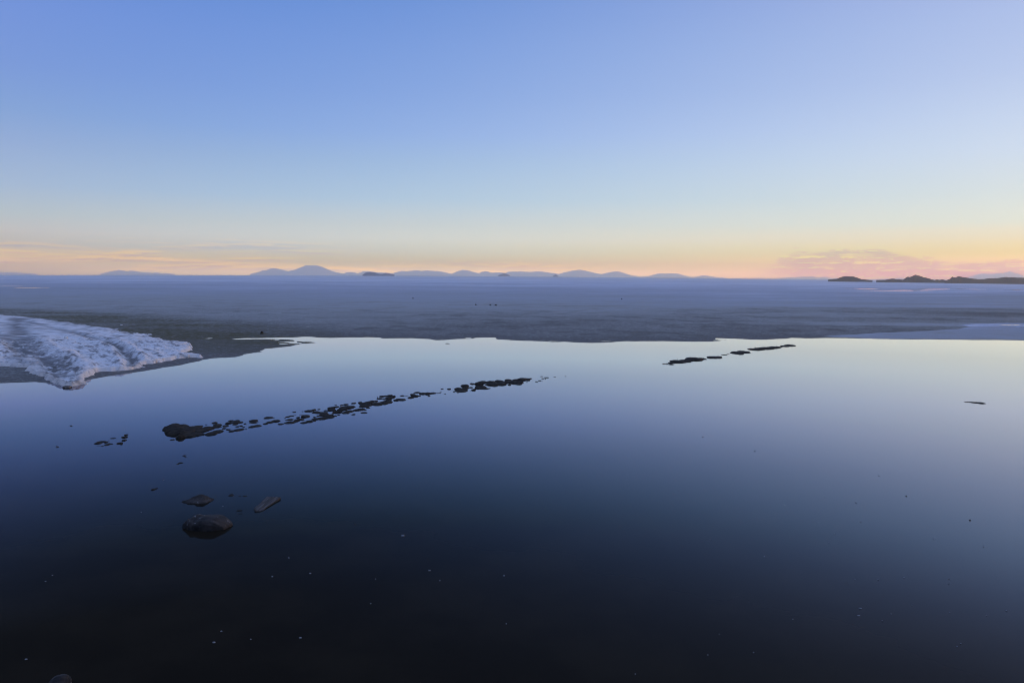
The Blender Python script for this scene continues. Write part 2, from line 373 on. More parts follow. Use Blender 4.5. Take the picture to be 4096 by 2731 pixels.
# ------------------------------------------------------------------ ground data (photo pixel -> ground)
SHORE = [(-700,1541),(0,1533),(78,1529),(153,1525),(214,1533),(240,1541),(262,1549),(302,1547),(325,1525),(344,1519),(459,1500),(574,1481),(689,1462),(804,1439),(850,1432),
 (895,1430),(939,1428),(975,1417),(1037,1411),(1073,1404),(1140,1388),(1198,1377),(1254,1370.5),(1235,1365),(1205,1361),(1150,1357.5),(1080,1356),(1030,1355.5),(985,1356),(939,1356.3),
 (988,1353),(1073,1351),(1162,1349),(1220,1346.4),(1265,1347),(1279,1349.6),(1323,1352),(1386,1348.7),(1430,1349.3),(1475,1348),(1528,1349.6),(1537,1352.7),(1609,1352.7),(1653,1353),(1676,1355),(1720,1356),(1743,1361),
 (1785,1359.5),(1828,1356.5),(1891,1354),(1904,1351.4),(1976,1350.5),(1998,1357),(2061,1361),(2125,1363),(2172,1364.5),(2210,1368),(2261,1366),(2295,1368.4),(2363,1371.4),(2423,1370.5),(2465,1367),(2508,1365.4),(2593,1366),(2699,1365),
 (2734,1365.4),(2849,1365),(2925,1362),(2938,1360),(2890,1358.5),(2875,1353.5),(2968,1357),(3010,1359),(3053,1358.6),(3138,1354),(3163,1351),(3223,1353),(3308,1351),(3368,1352),(3469,1355),(3571,1357),(3706,1358),(3875,1359.7),(4096,1361.4),(4500,1366),(5300,1376)]
shore = [gnd(*p) for p in SHORE]
LAND = shore + [(400, 46), (400, 900), (-400, 900), (-400, shore[0][1])]
TONGUE_FAR = [(-900,1236),(-300,1248),(0,1259),(76,1263),(153,1269),(230,1282),(306,1292),(383,1301),(459,1309),(509,1322),(555,1330),(585,1334),(651,1353),(708,1364.6),(746,1374),(757,1384),(762,1394),(722,1409),(742,1417),(800,1425.5)]
TONGUE_NEAR = [(797,1427),(760,1428),(727,1431.5),(700,1435),(651,1445),(612,1450.6),(574,1456),(557,1472),(528,1476),(497,1479),(402,1486),(364,1499),(330,1511),(322,1532),(295,1540),(268,1541),(230,1533),(191,1514),(153,1494.7),(115,1474),(57,1468),(0,1466),(-300,1462),(-900,1455)]
tongue = [gnd(x, y, 0.05) for x, y in TONGUE_FAR] + [gnd(x, y, 0.03) for x, y in TONGUE_NEAR]
PUDDLES = [(43,1143.5,78,3.6),(126,1151.5,98,4),(3444,1154.3,100,1.7),(3586,1163.2,250,1.7),(3739,1155.8,95,1.3),(3891,1157,90,1.5),(4085,1160.3,60,2.2),(3680,1159.3,180,1.3),
 (4031,1300,75,4.4),(4092,1301,46,4.5),(4074,1309.6,28,2.6),(836,1353,26,4),(1090,1219.4,26,3.5),(1158,1368,55,4.5),(1180,1372.4,40,3.5),(1104,1361,20,2.6),(1133,1376,22,3),(1120,1369,18,3),
 (1872,1352,18,1.6),(2212,1365.2,34,1.8),(2423,1364.4,50,2.4),(2880,1361.8,50,2.2),(1640,1219.6,10,2)]
def bow(t): return (10.0 / FPX) * np.maximum(1 - (t / 0.6195) ** 2, -0.6)
def far_z(x, y):
    y = np.maximum(y, 1e-3)
    return bow(x / y) * y * sstep(np.log(y), math.log(300), math.log(3500))

FAR = 8700.0
ys = [3.0, 6, 9, 12, 15, 17, 19]
while ys[-1] < 300: ys.append(ys[-1] * (1.0045 if ys[-1] > 20 else 1.012))
while ys[-1] < FAR: ys.append(min(FAR, ys[-1] * 1.022))
ys = np.array(ys)
ts = np.concatenate([-np.geomspace(14, 0.9, 34)[:-1], np.linspace(-0.9, 0.9, 640), np.geomspace(0.9, 14, 34)[1:]])
Tg, Yg = np.meshgrid(ts, ys)
Xg = Tg * Yg
x, y = Xg.ravel(), Yg.ravel()
# keep the sheet within the haze sideways
x = np.clip(x, -FAR, FAR)
sd_ = np.full(x.shape, 40.0)
near = (y < 78) & (np.abs(x) < 90)
sd_[near] = poly_sd(x[near], y[near], LAND)
sd_[y < 20] = -np.abs(sd_[y < 20])
frin = fbm(x / 1.1, y / 2.0, 5, 5, 0.6)
s = sd_ + 0.35 * fbm(x / 2.2, y / 2.2, 9, 4) * (np.abs(sd_) < 4)
land = 0.032 * (1 - np.exp(-np.maximum(s, 0) / 1.3)) + 0.004 * frin
z = np.where(s > 0, land, np.maximum(s * 0.06, -0.5) + 0.006 * frin)
# the low delta right of the salt road, hardly above the water
gx, gy = gnd(1000, 1390)
dl = np.exp(-(((x - gx) / 5.0) ** 2 + ((y - gy) / 6.0) ** 2))
z = np.where(s > 0, z - 0.011 * dl * (1 - np.exp(-s / 0.8)) + 0.007 * dl * frin, z + dl * 0.012 * frin * (s > -2.0))
for (cx, cy, w_, h_) in PUDDLES:
    gx, gy = gnd(cx, cy); gx2, _ = gnd(cx + w_ / 2, cy); _, g1 = gnd(cx, cy - h_ / 2); _, g2 = gnd(cx, cy + h_ / 2)
    rx = gx2 - gx; ry = (g1 - g2) / 2
    q = ((x - gx) / rx) ** 2 + ((y - (g1 + g2) / 2) / ry) ** 2
    q = q * (1 + 0.22 * fbm(x / rx * 2, y / ry * 0.9, int(cx) + 3, 3))
    z = z - 0.16 * np.clip(1.15 - q, 0, 1) * (q < 1.15)
z = z + far_z(x, y)
# how wet and dark the crust is: wetter towards the pool, patchy in between, lowered where sheen is painted in
wet = 0.30 + 0.58 * np.exp(-np.maximum(y - 42, 0) / 75.0) - 0.18 * sstep(np.log(np.maximum(y, 1)), math.log(180), math.log(700))
wet += 0.16 * fbm(x / 55, y / 55, 21, 4) + 0.05 * fbm(x / 9, y / 9, 33, 4) + 0.08 * fbm(x / 3.2, y / 3.2, 35, 4, 0.6) * (y < 400) + 0.10 * sstep(fbm(x / 1.4, y / 2.2, 36, 3), 0.1, 0.5) * (y < 160)
rgt = sstep(x / np.maximum(y, 1), 0.1, 0.6)
dark = rgt * np.exp(-((y - 85) / 28.0) ** 2) * sstep(fbm(x / 30, y / 14, 44, 4), -0.5, 0.4)
wet += 0.30 * dark
sheen_bands = rgt * sstep(fbm(x / 40, y / 9, 61, 4), 0.05, 0.35) * (y > 55) * (y < 420)
wet -= 0.24 * sheen_bands  # sheen of a wet film painted as paler crust, not drier ground
SHEEN_STRIP = [gnd(*q) for q in [(3250,1347.5),(3420,1341),(3571,1331),(3720,1325),(3830,1318),(3880,1309),(3860,1301),(3930,1297),(4020,1292),(4110,1290),(4500,1292),(5200,1300),(5200,1380),(4100,1364),(3700,1360)]]
pale = np.zeros(x.shape); nr = (y < 60) & (y > 34) & (x > 0) & (x < 80)
ps = poly_sd(x[nr], y[nr], SHEEN_STRIP)
pale[nr] = sstep(ps + 0.5 * fbm(x[nr] / 2.5, y[nr] / 1.0, 78, 4), -0.15, 0.25) * (0.62 + 0.38 * np.exp(-np.abs(ps) / 0.5))
wet -= 0.62 * pale  # sky sheen on the wet shore strip, put in as a lighter colour
thin = sstep(fbm(x / 60, y / 12, 88, 5, 0.6), 0.30, 0.42) * (y > 90)
wet += 0.11 * thin
wet += 0.35 * dl + 0.5 * np.exp(-np.maximum(sd_, 0) / 0.5) * (sd_ < 5)
td = np.full(x.shape, 50.0)
near2 = (y < 95) & (x < 12) & (x > -110)
td[near2] = -poly_sd(x[near2], y[near2], tongue)
mud = sstep(-td, -11.0, -4.0) * (0.6 + 0.4 * sstep(fbm(x / 5, y / 2.5, 14, 4), -0.25, 0.35)) * sstep(y, 30, 36)
wet = np.clip(wet, 0, 1)
V = np.stack([x, y, z], 1)
o = mesh_np('salt_flat', V, grid_faces(len(ys), len(ts)), MF, True, None, {'wet': wet, 'mud': mud})
struct(o, 'flat grey lilac salt crust stretching from the pool to the horizon', 'salt flat')

# bank behind and under the photographer
yb = np.array([-FAR, -2000, -600, -150, -40, -15, -8, -5, -3, -2, -1.2, -.6, 0, .5, 1, 1.5, 2, 2.5, 3, 3.4])
xb = np.concatenate([-np.geomspace(FAR, 6, 16), np.linspace(-5.5, 5.5, 45), np.geomspace(6, FAR, 16)])
XB, YB = np.meshgrid(xb, yb); xx, yy = XB.ravel(), YB.ravel()
zz = 1.42 - 2.0 * sstep(yy, -0.4, 3.3) + 0.08 * fbm(xx / 1.3, yy / 1.3, 2, 4)
o = mesh_np('bank', np.stack([xx, yy, zz], 1), grid_faces(len(yb), len(xb)), BANK)
struct(o, 'earth bank at the near edge of the pool', 'bank')

# still water
def sheet(name, x0, x1, y0, y1, z, mat, n=8):
    gx_, gy_ = np.meshgrid(np.linspace(x0, x1, n), np.linspace(y0, y1, n))
    return mesh_np(name, np.stack([gx_.ravel(), gy_.ravel(), np.full(gx_.size, z)], 1), grid_faces(n, n), mat)
o = sheet('water', -330, 330, -0.2, 420, 0.0, MW)
struct(o, 'mirror-still blue pool of water reflecting the evening sky', 'water')

fy = np.geomspace(2900, 6900, 40); ft = np.linspace(-1.0, 0.42, 160)  # added sheet that mirrors the glow as a bright horizon line, no known water
FT, FY = np.meshgrid(ft, fy); fx_ = (FT * FY).ravel()
o = mesh_np('water', np.stack([fx_, FY.ravel(), far_z(fx_, FY.ravel()) + 0.6], 1), grid_faces(40, 160), MW)
struct(o, 'added mirror sheet for the bright line of sunlit salt along the horizon', 'water')

# ------------------------------------------------------------------ the rough white salt road running into the pool
nx, ny = 620, 430
gx1 = np.concatenate([np.linspace(-75, -22, 170)[:-1], np.linspace(-22, -6.0, nx - 169)])
gy1 = np.concatenate([np.linspace(22.0, 36, 280)[:-1], np.linspace(36, 74, ny - 279)])
XT, YT = np.meshgrid(gx1, gy1); x, y = XT.ravel(), YT.ravel()
sdt = poly_sd(x, y, tongue)
farpart = sstep(y, 30, 44)
crumb = fbm(x / 0.35, y / 0.35, 3, 4, 0.6)
s = sdt + (0.17 * crumb + 0.09 * fbm(x / 0.11, y / 0.13, 4, 3)) * (1 + 1.8 * farpart) + 0.2 * fbm(x / 1.2, y / 1.2, 8, 3) + 0.9 * farpart * fbm(x / 2.2, y / 0.9, 6, 4, 0.6)
H = 0.19 * (1 - farpart) + 0.10 * farpart
prof = np.where(farpart > 0.5, sstep(s, -0.02, 1.2), 0.72 * sstep(s, -0.03, 0.10) + 0.28 * sstep(s, 0.05, 1.4))
prof = prof * (1 - 0.0)
hz = H * prof
def path_d(pts):
    P = np.array([gnd(px, py, 0.12) for px, py in pts]); best = np.full(x.shape, 1e9)
    for a_, b_ in zip(P[:-1], P[1:]):
        e_ = b_ - a_; t_ = np.clip(((x - a_[0]) * e_[0] + (y - a_[1]) * e_[1]) / (e_ @ e_), 0, 1)
        best = np.minimum(best, np.hypot(x - a_[0] - t_ * e_[0], y - a_[1] - t_ * e_[1]))
    return best
wob = 0.10 * fbm(x / 0.7, y / 0.7, 51, 3)
r1 = path_d([(84,1272),(72,1290),(66,1308),(92,1360),(118,1405),(165,1425),(205,1455),(232,1490),(262,1530)]) + wob
r2 = path_d([(112,1286),(160,1298),(210,1311),(258,1322),(306,1334),(356,1349),(406,1361),(459,1380),(497,1407),(524,1437),(545,1472)]) + wob
r3 = path_d([(-120,1300),(0,1340),(40,1385),(64,1425),(80,1462)]) + wob
r4 = path_d([(-300,1262),(0,1272),(90,1281),(140,1290)]) + wob
def rut(d, w_, dep): return -dep * np.exp(-(d / w_) ** 2) + dep * 0.55 * np.exp(-((d - 1.75 * w_) / (0.6 * w_)) ** 2)
ins = sstep(s, 0.0, 0.35)
rz = rut(r1, 0.46, 0.15) + rut(r2, 0.24, 0.14) + rut(r3, 0.30, 0.08) + 0.5 * rut(r4, 0.3, 0.06)
def ridged(xx_, yy_, sd_n, o_): return 1 - 2 * np.abs(fbm(xx_, yy_, sd_n, o_, 0.6))
inrut = np.exp(-(r1 / 0.6) ** 2) + np.exp(-(r2 / 0.25) ** 2)
ta_ = Vector(gnd(540, 1468, .1)) - Vector(gnd(134, 1292, .1)); ta_.normalize()
ua, va = x * ta_.x + y * ta_.y, -x * ta_.y + y * ta_.x
lumpy = 0.040 * fbm(va / 0.26, ua / 1.9, 75, 4, 0.6) + 0.018 * fbm(x / 0.55, y / 0.8, 71, 5, 0.62) + (0.024 + 0.03 * inrut) * ridged(x / 0.32, y / 0.45, 72, 4) + 0.030 * fbm(x / 0.10, y / 0.14, 74, 3) + 0.03 * fbm(va / 1.3, ua / 5.0, 73, 3)
hz = hz + ins * (rz * (1 - 0.75 * farpart) + lumpy * (1 - 0.35 * farpart))
hz = np.where(s > -0.02, np.maximum(hz, 0.012), 0.0) + np.where(s > -0.02, 0.004 * crumb, 0) - 0.05 * (s < -0.06)
dirt_shade = np.clip(np.exp(-(r1 / 0.55) ** 2) * 0.85 + np.exp(-(r2 / 0.22) ** 2) * 0.95 + 0.4 * np.exp(-(r3 / 0.3) ** 2), 0, 1)  # shade lying in the wheel ruts, painted in as a darker tone
dirt_shade = dirt_shade * sstep(fbm(x / 0.4, y / 0.5, 81, 5, 0.65), -0.65, 0.15) + 0.75 * sstep(fbm(va / 0.22, ua / 0.9, 82, 5, 0.7), 0.10, 0.34) + 0.4 * sstep(fbm(x / 0.12, y / 0.2, 85, 3), 0.25, 0.5)  # shadowed crevices of the crust painted as dark flecks, mixed with real grime
dirt_shade = np.clip(dirt_shade + 0.6 * farpart * (1 - sstep(s, 0.0, 1.6)) * sstep(fbm(x / 1.1, y / 0.9, 83, 4), -0.3, 0.3), 0, 0.9)
edge = np.clip(1 - np.abs(s - 0.03) / 0.14, 0, 1) * (1 - farpart)
ok = (s > -0.12).reshape(len(gy1), len(gx1))
kf = (ok[:-1, :-1] | ok[:-1, 1:] | ok[1:, 1:] | ok[1:, :-1]).ravel()
V, F, dirt_shade, edge = compact(np.stack([x, y, hz], 1), grid_faces(len(gy1), len(gx1), kf), dirt_shade, edge)
o = mesh_np('salt_road', V, F, MS, True, None, {'dirt_shade': dirt_shade, 'edge': edge})
struct(o, 'rough white salt causeway with wheel ruts running into the pool', 'salt road')

# ------------------------------------------------------------------ clods: low crusted lumps half in the water
RNG = random.Random(7)
def lump_field(lumps, zoom, hscale=1.0):
    """lumps in photo pixels (centre, width, height incl. mirror image) -> list of ground ellipses"""
    zx, zy, zs = zoom; L = []
    for l in lumps:
        cx, cy, w_, h_ = zx + l[0] * zs, zy + l[1] * zs, l[2] * zs, l[3] * zs
        gx_, gy_ = gnd(cx, cy)
        dep = gy_ * math.cos(PITCH) + CAM_H * math.sin(PITCH)
        al = math.atan2(CAM_H, gy_)
        Wm = w_ / FPX * dep / 2; hm = max(h_, 2.2) / FPX * dep / 2
        Hh = 0.62 * hm; Dm = 0.785 * hm / math.sin(al)
        if Dm > 1.5 * Wm: Dm = 1.5 * Wm
        L.append((gx_, gy_, Wm * 1.04, Dm, Hh * hscale))
    return L
def clod_mesh(L, seed, mat, name, res=None):
    xs0 = min(l[0] - l[2] for l in L); xs1 = max(l[0] + l[2] for l in L)
    ys0 = min(l[1] - l[3] for l in L); ys1 = max(l[1] + l[3] for l in L)
    mx, my = 0.12 * (xs1 - xs0) + .01, 0.12 * (ys1 - ys0) + .01
    small = min(min(l[2], l[3]) for l in L)
    r = res or max(0.006, min(small / 6.0, 0.06))
    ncx = int(np.clip((xs1 - xs0 + 2 * mx) / r, 14, 150)); ncy = int(np.clip((ys1 - ys0 + 2 * my) / r, 14, 150))
    A, B = np.meshgrid(np.linspace(xs0 - mx, xs1 + mx, ncx), np.linspace(ys0 - my, ys1 + my, ncy))
    x, y = A.ravel(), B.ravel(); z = np.full(x.shape, -0.06)
    for k, (cx, cy, a_, b_, h_) in enumerate(L):
        sc_ = max(a_, b_) * 0.9
        q = np.sqrt(((x - cx) / a_) ** 2 + ((y - cy) / b_) ** 2)
        q = q * (1 + 0.30 * fbm((x - cx) / sc_ * 1.9, (y - cy) / sc_ * 1.9, seed * 13 + k, 5, 0.7)) 
        top_ = h_ * (1 + 0.45 * fbm(x / (0.6 * sc_), y / (0.6 * sc_), seed + k * 7, 4, 0.6))
        zz_ = np.where(q < 1, top_ * np.sqrt(np.clip(1 - q ** 2.4, 0, 1)), -(q - 1) * 0.25 - 0.004)
        z = np.maximum(z, zz_)
    z = np.maximum(z, -0.05)
    ok = (z > -0.03).reshape(ncy, ncx)
    kf = (ok[:-1, :-1] | ok[:-1, 1:] | ok[1:, 1:] | ok[1:, :-1]).ravel()
    V, F = compact(np.stack([x, y, z], 1), grid_faces(ncy, ncx, kf))
    o = mesh_np(name, V, F, mat)
    cx = sum(l[0] for l in L) / len(L); cy = sum(l[1] for l in L) / len(L)
    recentre(o, cx, cy)
    return o
ZA, ZB, ZC, ZD = (600, 1600, .2551), (1100, 1500, .2551), (1600, 1450, .2976), (200, 1650, .2976)
ZE, ZF, ZG = (2500, 1200, .4252), (3300, 1200, .3384), (550, 1850, .2976)
ROW = 'mud clods of the long dark line across the pool'
CLODS = [
 (ZA, 'big heart-shaped dark mud mound at the left end of the long clod line', 'mud mound', None,
  [(380,450,300,150),(500,500,420,190),(650,460,300,105),(750,418,150,45),(485,590,130,170),(355,620,80,22),(640,550,290,100),(790,480,260,78),(900,450,200,80),(730,540,240,60),(960,530,180,70),(1065,495,150,68),(1060,390,130,40),(1040,420,150,40),(430,450,330,150),(385,415,170,150)]),
 (ZA, 'tiny dark crumb just above the tail of the heart-shaped mound', 'clod', ROW, [(880,385,40,12)]),
 (ZA, 'small round dark clod behind the tip of the mound tail', 'clod', ROW, [(1015,358,85,45)]),
 (ZA, 'small oval clod just right of the mound tail tip', 'clod', ROW, [(1185,405,95,38)]),
 (ZA, 'two-tiered cluster clod right of the mound, first large clod after its tail', 'clod', ROW, [(1270,325,80,30),(1360,325,90,32),(1240,362,110,50),(1370,350,170,40),(1335,380,80,35)]),
 (ZA, 'small clod in front of the two-tiered cluster clod, nearer left of a pair', 'clod', ROW, [(1370,415,60,28)]),
 (ZA, 'small pointed clod in front of the two-tiered cluster clod, right of a pair', 'clod', ROW, [(1430,405,45,35)]),
 (ZA, 'crumb between the two-tiered cluster clod and the low spindle clod', 'clod', ROW, [(1465,425,45,20)]),
 (ZA, 'crumb touching the right end of the two-tiered cluster clod', 'clod', ROW, [(1490,372,45,25)]),
 (ZA, 'small knobbly clod in front of the mound tail, with a thin right end', 'clod', ROW, [(1160,445,60,28),(1200,448,40,10)]),
 (ZA, 'small clod between the mound tail and the low humped clod in front', 'clod', ROW, [(1230,465,65,30)]),
 (ZA, 'long humped clod in front of the two-tiered cluster, low in the water', 'clod', ROW, [(1285,488,90,40),(1380,470,130,40),(1430,460,90,35)]),
 (ZA, 'crumb at the right end of the long humped clod', 'clod', ROW, [(1500,457,35,15)]),
 (ZA, 'stacked diamond-like clod alone right of the two-tiered cluster', 'clod', ROW, [(1620,325,130,45),(1630,352,135,28)]),
 (ZA, 'low spindle clod lying under the stacked diamond-like clod', 'clod', ROW, [(1600,420,110,35),(1680,405,130,35)]),
 (ZA, 'flat oblong clod with a thin tip, farther back of the spaced clods', 'clod', ROW, [(1860,278,130,38),(1935,276,50,12)]),
 (ZA, 'long three-humped clod in front of the flat oblong clod', 'clod', ROW, [(1810,372,75,32),(1880,350,110,40),(1975,330,130,50)]),
 (ZA, 'small oval clod at the near right of the three-humped clod', 'clod', ROW, [(2048,377,95,28)]),
 (ZA, 'speck of mud alone in the water in front of the three-humped clod', 'clod', ROW, [(1820,428,14,10)]),
 (ZB, 'thin string of crumbs curving behind the egg-shaped clod', 'clod', ROW, [(200,655,70,25),(260,640,80,18),(155,677,30,16),(320,630,30,8),(228,648,60,12),(290,634,50,9)]),
 (ZB, 'thin sliver of mud behind the egg-shaped clod', 'clod', ROW, [(410,621,70,9)]),
 (ZB, 'small round clod touching the left of the egg-shaped clod', 'clod', ROW, [(362,665,60,32)]),
 (ZB, 'smooth egg-shaped clod at the left start of the crowded stretch', 'clod', ROW, [(475,650,145,62)]),
 (ZB, 'small lens-shaped clod alone behind the string of crumbs', 'clod', ROW, [(303,580,60,22)]),
 (ZB, 'tiny round crumb behind the egg-shaped clod, left of a long clod', 'clod', ROW, [(428,571,25,18)]),
 (ZB, 'small ragged clod between the string of crumbs and the long ridge clod', 'clod', ROW, [(240,698,100,30),(180,708,60,14)]),
 (ZB, 'long ridge clod rising to the right in front of the egg-shaped clod', 'clod', ROW, [(230,745,150,45),(340,715,90,60),(420,700,80,35),(380,690,80,30),(290,735,90,40)]),
 (ZB, 'long wedge clod nearest to the viewer, in front of the egg-shaped clod', 'clod', ROW, [(450,748,100,36),(540,728,110,50),(615,720,60,20)]),
 (ZB, 'long ragged clod on the far side, right behind the egg-shaped clod', 'clod', ROW, [(540,565,150,40),(610,545,70,35),(650,580,100,40),(700,592,240,34),(790,583,70,26)]),
 (ZB, 'small round clod behind the long ragged clod', 'clod', ROW, [(688,538,48,25)]),
 (ZB, 'wide craggy clod with inlets right of the egg-shaped clod, near side', 'clod', ROW, [(770,620,140,50),(830,635,160,50),(700,640,100,24),(640,690,120,40),(740,680,160,50),(850,665,150,40),(900,615,50,20),(940,640,60,28),(615,660,45,25),(660,650,25,18),(915,662,40,18)]),
 (ZB, 'chunky clod with a flat right wing in the back of the crowded stretch', 'clod', ROW, [(800,556,80,20),(880,520,110,60),(960,500,100,30),(890,550,130,50)]),
 (ZB, 'thin sliver clod behind the chunky winged clod', 'clod', ROW, [(953,468,45,10)]),
 (ZB, 'low double clod on the far edge in the middle of the crowded stretch', 'clod', ROW, [(1040,475,50,30),(1110,462,90,25)]),
 (ZB, 'small flat-topped clod on the far edge between two larger ones', 'clod', ROW, [(1230,444,80,30)]),
 (ZB, 'longest dark ridge of the crowded stretch, at its right end', 'clod', ROW, [(1335,432,70,40),(1400,450,150,50),(1470,430,120,50),(1520,415,90,50),(1585,410,60,40),(1440,470,180,50),(1600,455,180,70),(1700,440,160,70),(1775,425,150,48),(1760,398,130,22),(1400,490,160,46),(1460,514,60,25)]),
 (ZB, 'broad heavy clod in the centre of the crowded stretch', 'clod', ROW, [(1130,510,220,60),(1060,540,160,60),(1200,495,90,40),(980,580,140,65),(1110,590,110,50),(1170,570,120,50),(1140,600,50,25)]),
 (ZB, 'low clod in front of the longest ridge of the crowded stretch', 'clod', ROW, [(1280,550,110,45),(1350,540,130,45),(1410,545,50,20)]),
 (ZB, 'small clod under the broad heavy central clod', 'clod', ROW, [(1000,622,50,22)]),
 (ZB, 'small ragged clod in open water before the broad heavy clod, left of two', 'clod', ROW, [(1230,618,65,24)]),
 (ZB, 'smooth almond-shaped clod in open water before the longest ridge', 'clod', ROW, [(1395,590,105,26)]),
 (ZB, 'ring-like clod enclosing a slit of water, behind the longest ridge', 'clod', ROW, [(1680,335,90,40),(1740,330,90,30),(1800,325,90,50),(1860,340,65,55),(1640,370,90,30),(1720,370,120,20),(1800,360,130,45),(1610,350,20,25)]),
 (ZB, 'thin flat sliver between the ring-like clod and the longest ridge', 'clod', ROW, [(1790,385,110,12)]),
 (ZB, 'twin-humped clod just right of the longest ridge of the crowded stretch', 'clod', ROW, [(1900,395,90,45),(1990,388,120,44),(1940,380,100,30)]),
 (ZB, 'small clod with a whisker-thin right end, right of the ring-like clod', 'clod', ROW, [(1995,325,60,28),(2055,331,75,8)]),
 (ZC, 'forked clod with a long thin arm left of the big right-hand ridge', 'clod', ROW, [(170,430,70,30),(230,403,90,22),(200,450,100,50),(145,472,80,40),(250,448,60,22),(310,420,100,40),(370,420,100,50),(440,412,90,28),(510,412,50,10),(540,408,30,8)]),
 (ZC, 'small oval clod under the long thin arm of the forked clod', 'clod', ROW, [(390,450,40,20)]),
 (ZC, 'small clod in the gap, farthest of the three before the big ridge', 'clod', ROW, [(565,356,42,18)]),
 (ZC, 'tiny flat crumb at the end of the thin arm of the forked clod', 'clod', ROW, [(548,390,30,10)]),
 (ZC, 'diamond-shaped clod standing alone just left of the big ridge', 'clod', ROW, [(660,357,52,34)]),
 (ZC, 'tiny flat crumb nearest the viewer in the gap before the big ridge', 'clod', ROW, [(605,423,28,10)]),
 (ZC, 'rounded dark clod forming the left shoulder of the big right-hand ridge', 'clod', ROW, [(780,355,110,50),(830,375,160,45),(820,385,160,32),(870,315,110,55),(880,345,100,40)]),
 (ZC, 'small clod at the lower left foot of the big ridge', 'clod', ROW, [(725,390,34,22)]),
 (ZC, 'tiny crumb under the left shoulder of the big ridge', 'clod', ROW, [(778,408,22,9)]),
 (ZC, 'round clod behind the notch between shoulder and big ridge', 'clod', ROW, [(970,287,62,34)]),
 (ZC, 'flat clod in the notch between shoulder and big ridge', 'clod', ROW, [(950,337,70,22)]),
 (ZC, 'big continuous dark ridge at the right end of the long clod line', 'mud ridge', ROW, [(1060,290,120,80),(1110,270,130,60),(1080,330,140,60),(1040,350,80,40),(990,370,60,52),(1120,350,160,28),(1215,265,120,55),(1200,346,40,14),(1250,295,180,60),(1330,250,120,40),(1350,290,160,65),(1270,315,80,35),(1455,240,100,50),(1400,270,150,50),(1470,300,50,36),(1500,265,160,50),(1570,270,180,70),(1560,235,100,40),(1640,230,140,55),(1700,225,120,45),(1750,216,60,20),(1590,290,100,30),(1720,240,60,30)]),
 (ZC, 'tiny crumb under the right tip of the big ridge', 'clod', ROW, [(1705,264,22,12)]),
 (ZC, 'thin flat clod first to the right of the big ridge', 'clod', ROW, [(1835,257,48,14)]),
 (ZC, 'small clod second to the right of the big ridge', 'clod', ROW, [(1877,243,44,18)]),
 (ZC, 'speck of mud right beside the second clod past the big ridge', 'clod', ROW, [(1908,250,18,8)]),
 (ZC, 'small oval clod under the thin bar past the big ridge', 'clod', ROW, [(1918,216,36,18)]),
 (ZC, 'round crumb under the right end of the thin bar', 'clod', ROW, [(1953,220,20,14)]),
 (ZC, 'flat crumb at the upper left of the thin bar', 'clod', ROW, [(1903,188,38,12)]),
 (ZC, 'thin straight bar of mud right of the big ridge', 'clod', ROW, [(1968,202,76,14)]),
 (ZC, 'small sliver of mud, last but one at the right end of the line', 'clod', ROW, [(2083,195,28,9),(2063,197,12,4)]),
 (ZC, 'farthest lone crumb at the right end of the long clod line', 'clod', ROW, [(2225,186,26,10)]),
 (ZC, 'small crumb at the near foot of the shoulder and big ridge', 'clod', ROW, [(948,377,20,8)]),
 (ZD, 'lone dark crumb farthest back in the open water at the left', 'clod', None, [(285,178,30,16)]),
 (ZD, 'small ragged crumb near the left edge of the photo, left of the small clod group', 'clod', None, [(97,465,40,15),(90,451,24,6)]),
 (ZD, 'thin dark bar behind the small clod group left of the mound', 'clod', None, [(845,346,76,15)]),
 (ZD, 'tiny crumb between the thin bar and the flat clod left of the mound', 'clod', None, [(788,376,24,10)]),
 (ZD, 'flat lumpy clod, the largest of the small group left of the mound', 'clod', None, [(690,395,120,30),(650,412,90,32),(755,402,50,28)]),
 (ZD, 'three-knob clod in front of the flat lumpy clod left of the mound', 'clod', None, [(765,432,60,32),(796,416,34,18),(825,422,40,18)]),
 (ZD, 'small crumb in front of the flat lumpy clod, left of the three-knob clod', 'clod', None, [(703,449,32,12)]),
 (ZD, 'thin sliver at the near edge of the flat lumpy clod', 'clod', None, [(650,443,55,8)]),
 (ZD, 'stubby clod with a hooked right end, right of the three-knob clod', 'clod', None, [(935,412,70,38),(960,424,30,34)]),
 (ZD, 'tall two-knob clod standing up left of the heart-shaped mound', 'clod', None, [(1022,300,48,30),(1005,330,70,44)]),
 (ZD, 'dark clod just in front of the tall two-knob clod', 'clod', None, [(998,372,58,38)]),
 (ZD, 'small ragged crumb in front of the heart-shaped mound, upper of two', 'clod', None, [(1808,578,44,20),(1790,580,20,8)]),
 (ZD, 'tiny flat crumb just below the upper crumb in front of the mound', 'clod', None, [(1822,598,34,10)]),
 (ZD, 'two-piece crumb between the mound and the pale-topped rock', 'clod', None, [(1755,676,56,20),(1718,691,40,12)]),
 (ZD, 'small lump with a pale right tip, left of the pale-topped rock', 'clod', None, [(1390,1032,52,38),(1430,1020,36,18)]),
 (ZG, 'small peaked lump between the pale-topped rock and the driftwood board', 'clod', None, [(1258,440,80,22),(1262,432,40,34)]),
 (ZG, 'tiny crumb left of the driftwood board, middle of three in a row', 'clod', None, [(1375,450,32,9)]),
 (ZG, 'small flat crumb left of the driftwood board, right of three in a row', 'clod', None, [(1445,448,60,15)]),
 (ZG, 'small flat lump right behind the large boulder, farther of two', 'clod', None, [(1370,643,75,20)]),
 (ZG, 'thin sliver right behind the large boulder, nearer of two', 'clod', None, [(1382,684,78,12)]),
 ((0,0,1), 'small flat dark clod lying in the pool near the far shore', 'clod', None, [(1788,1374,14,4),(1794,1374.3,10,3)]),
]
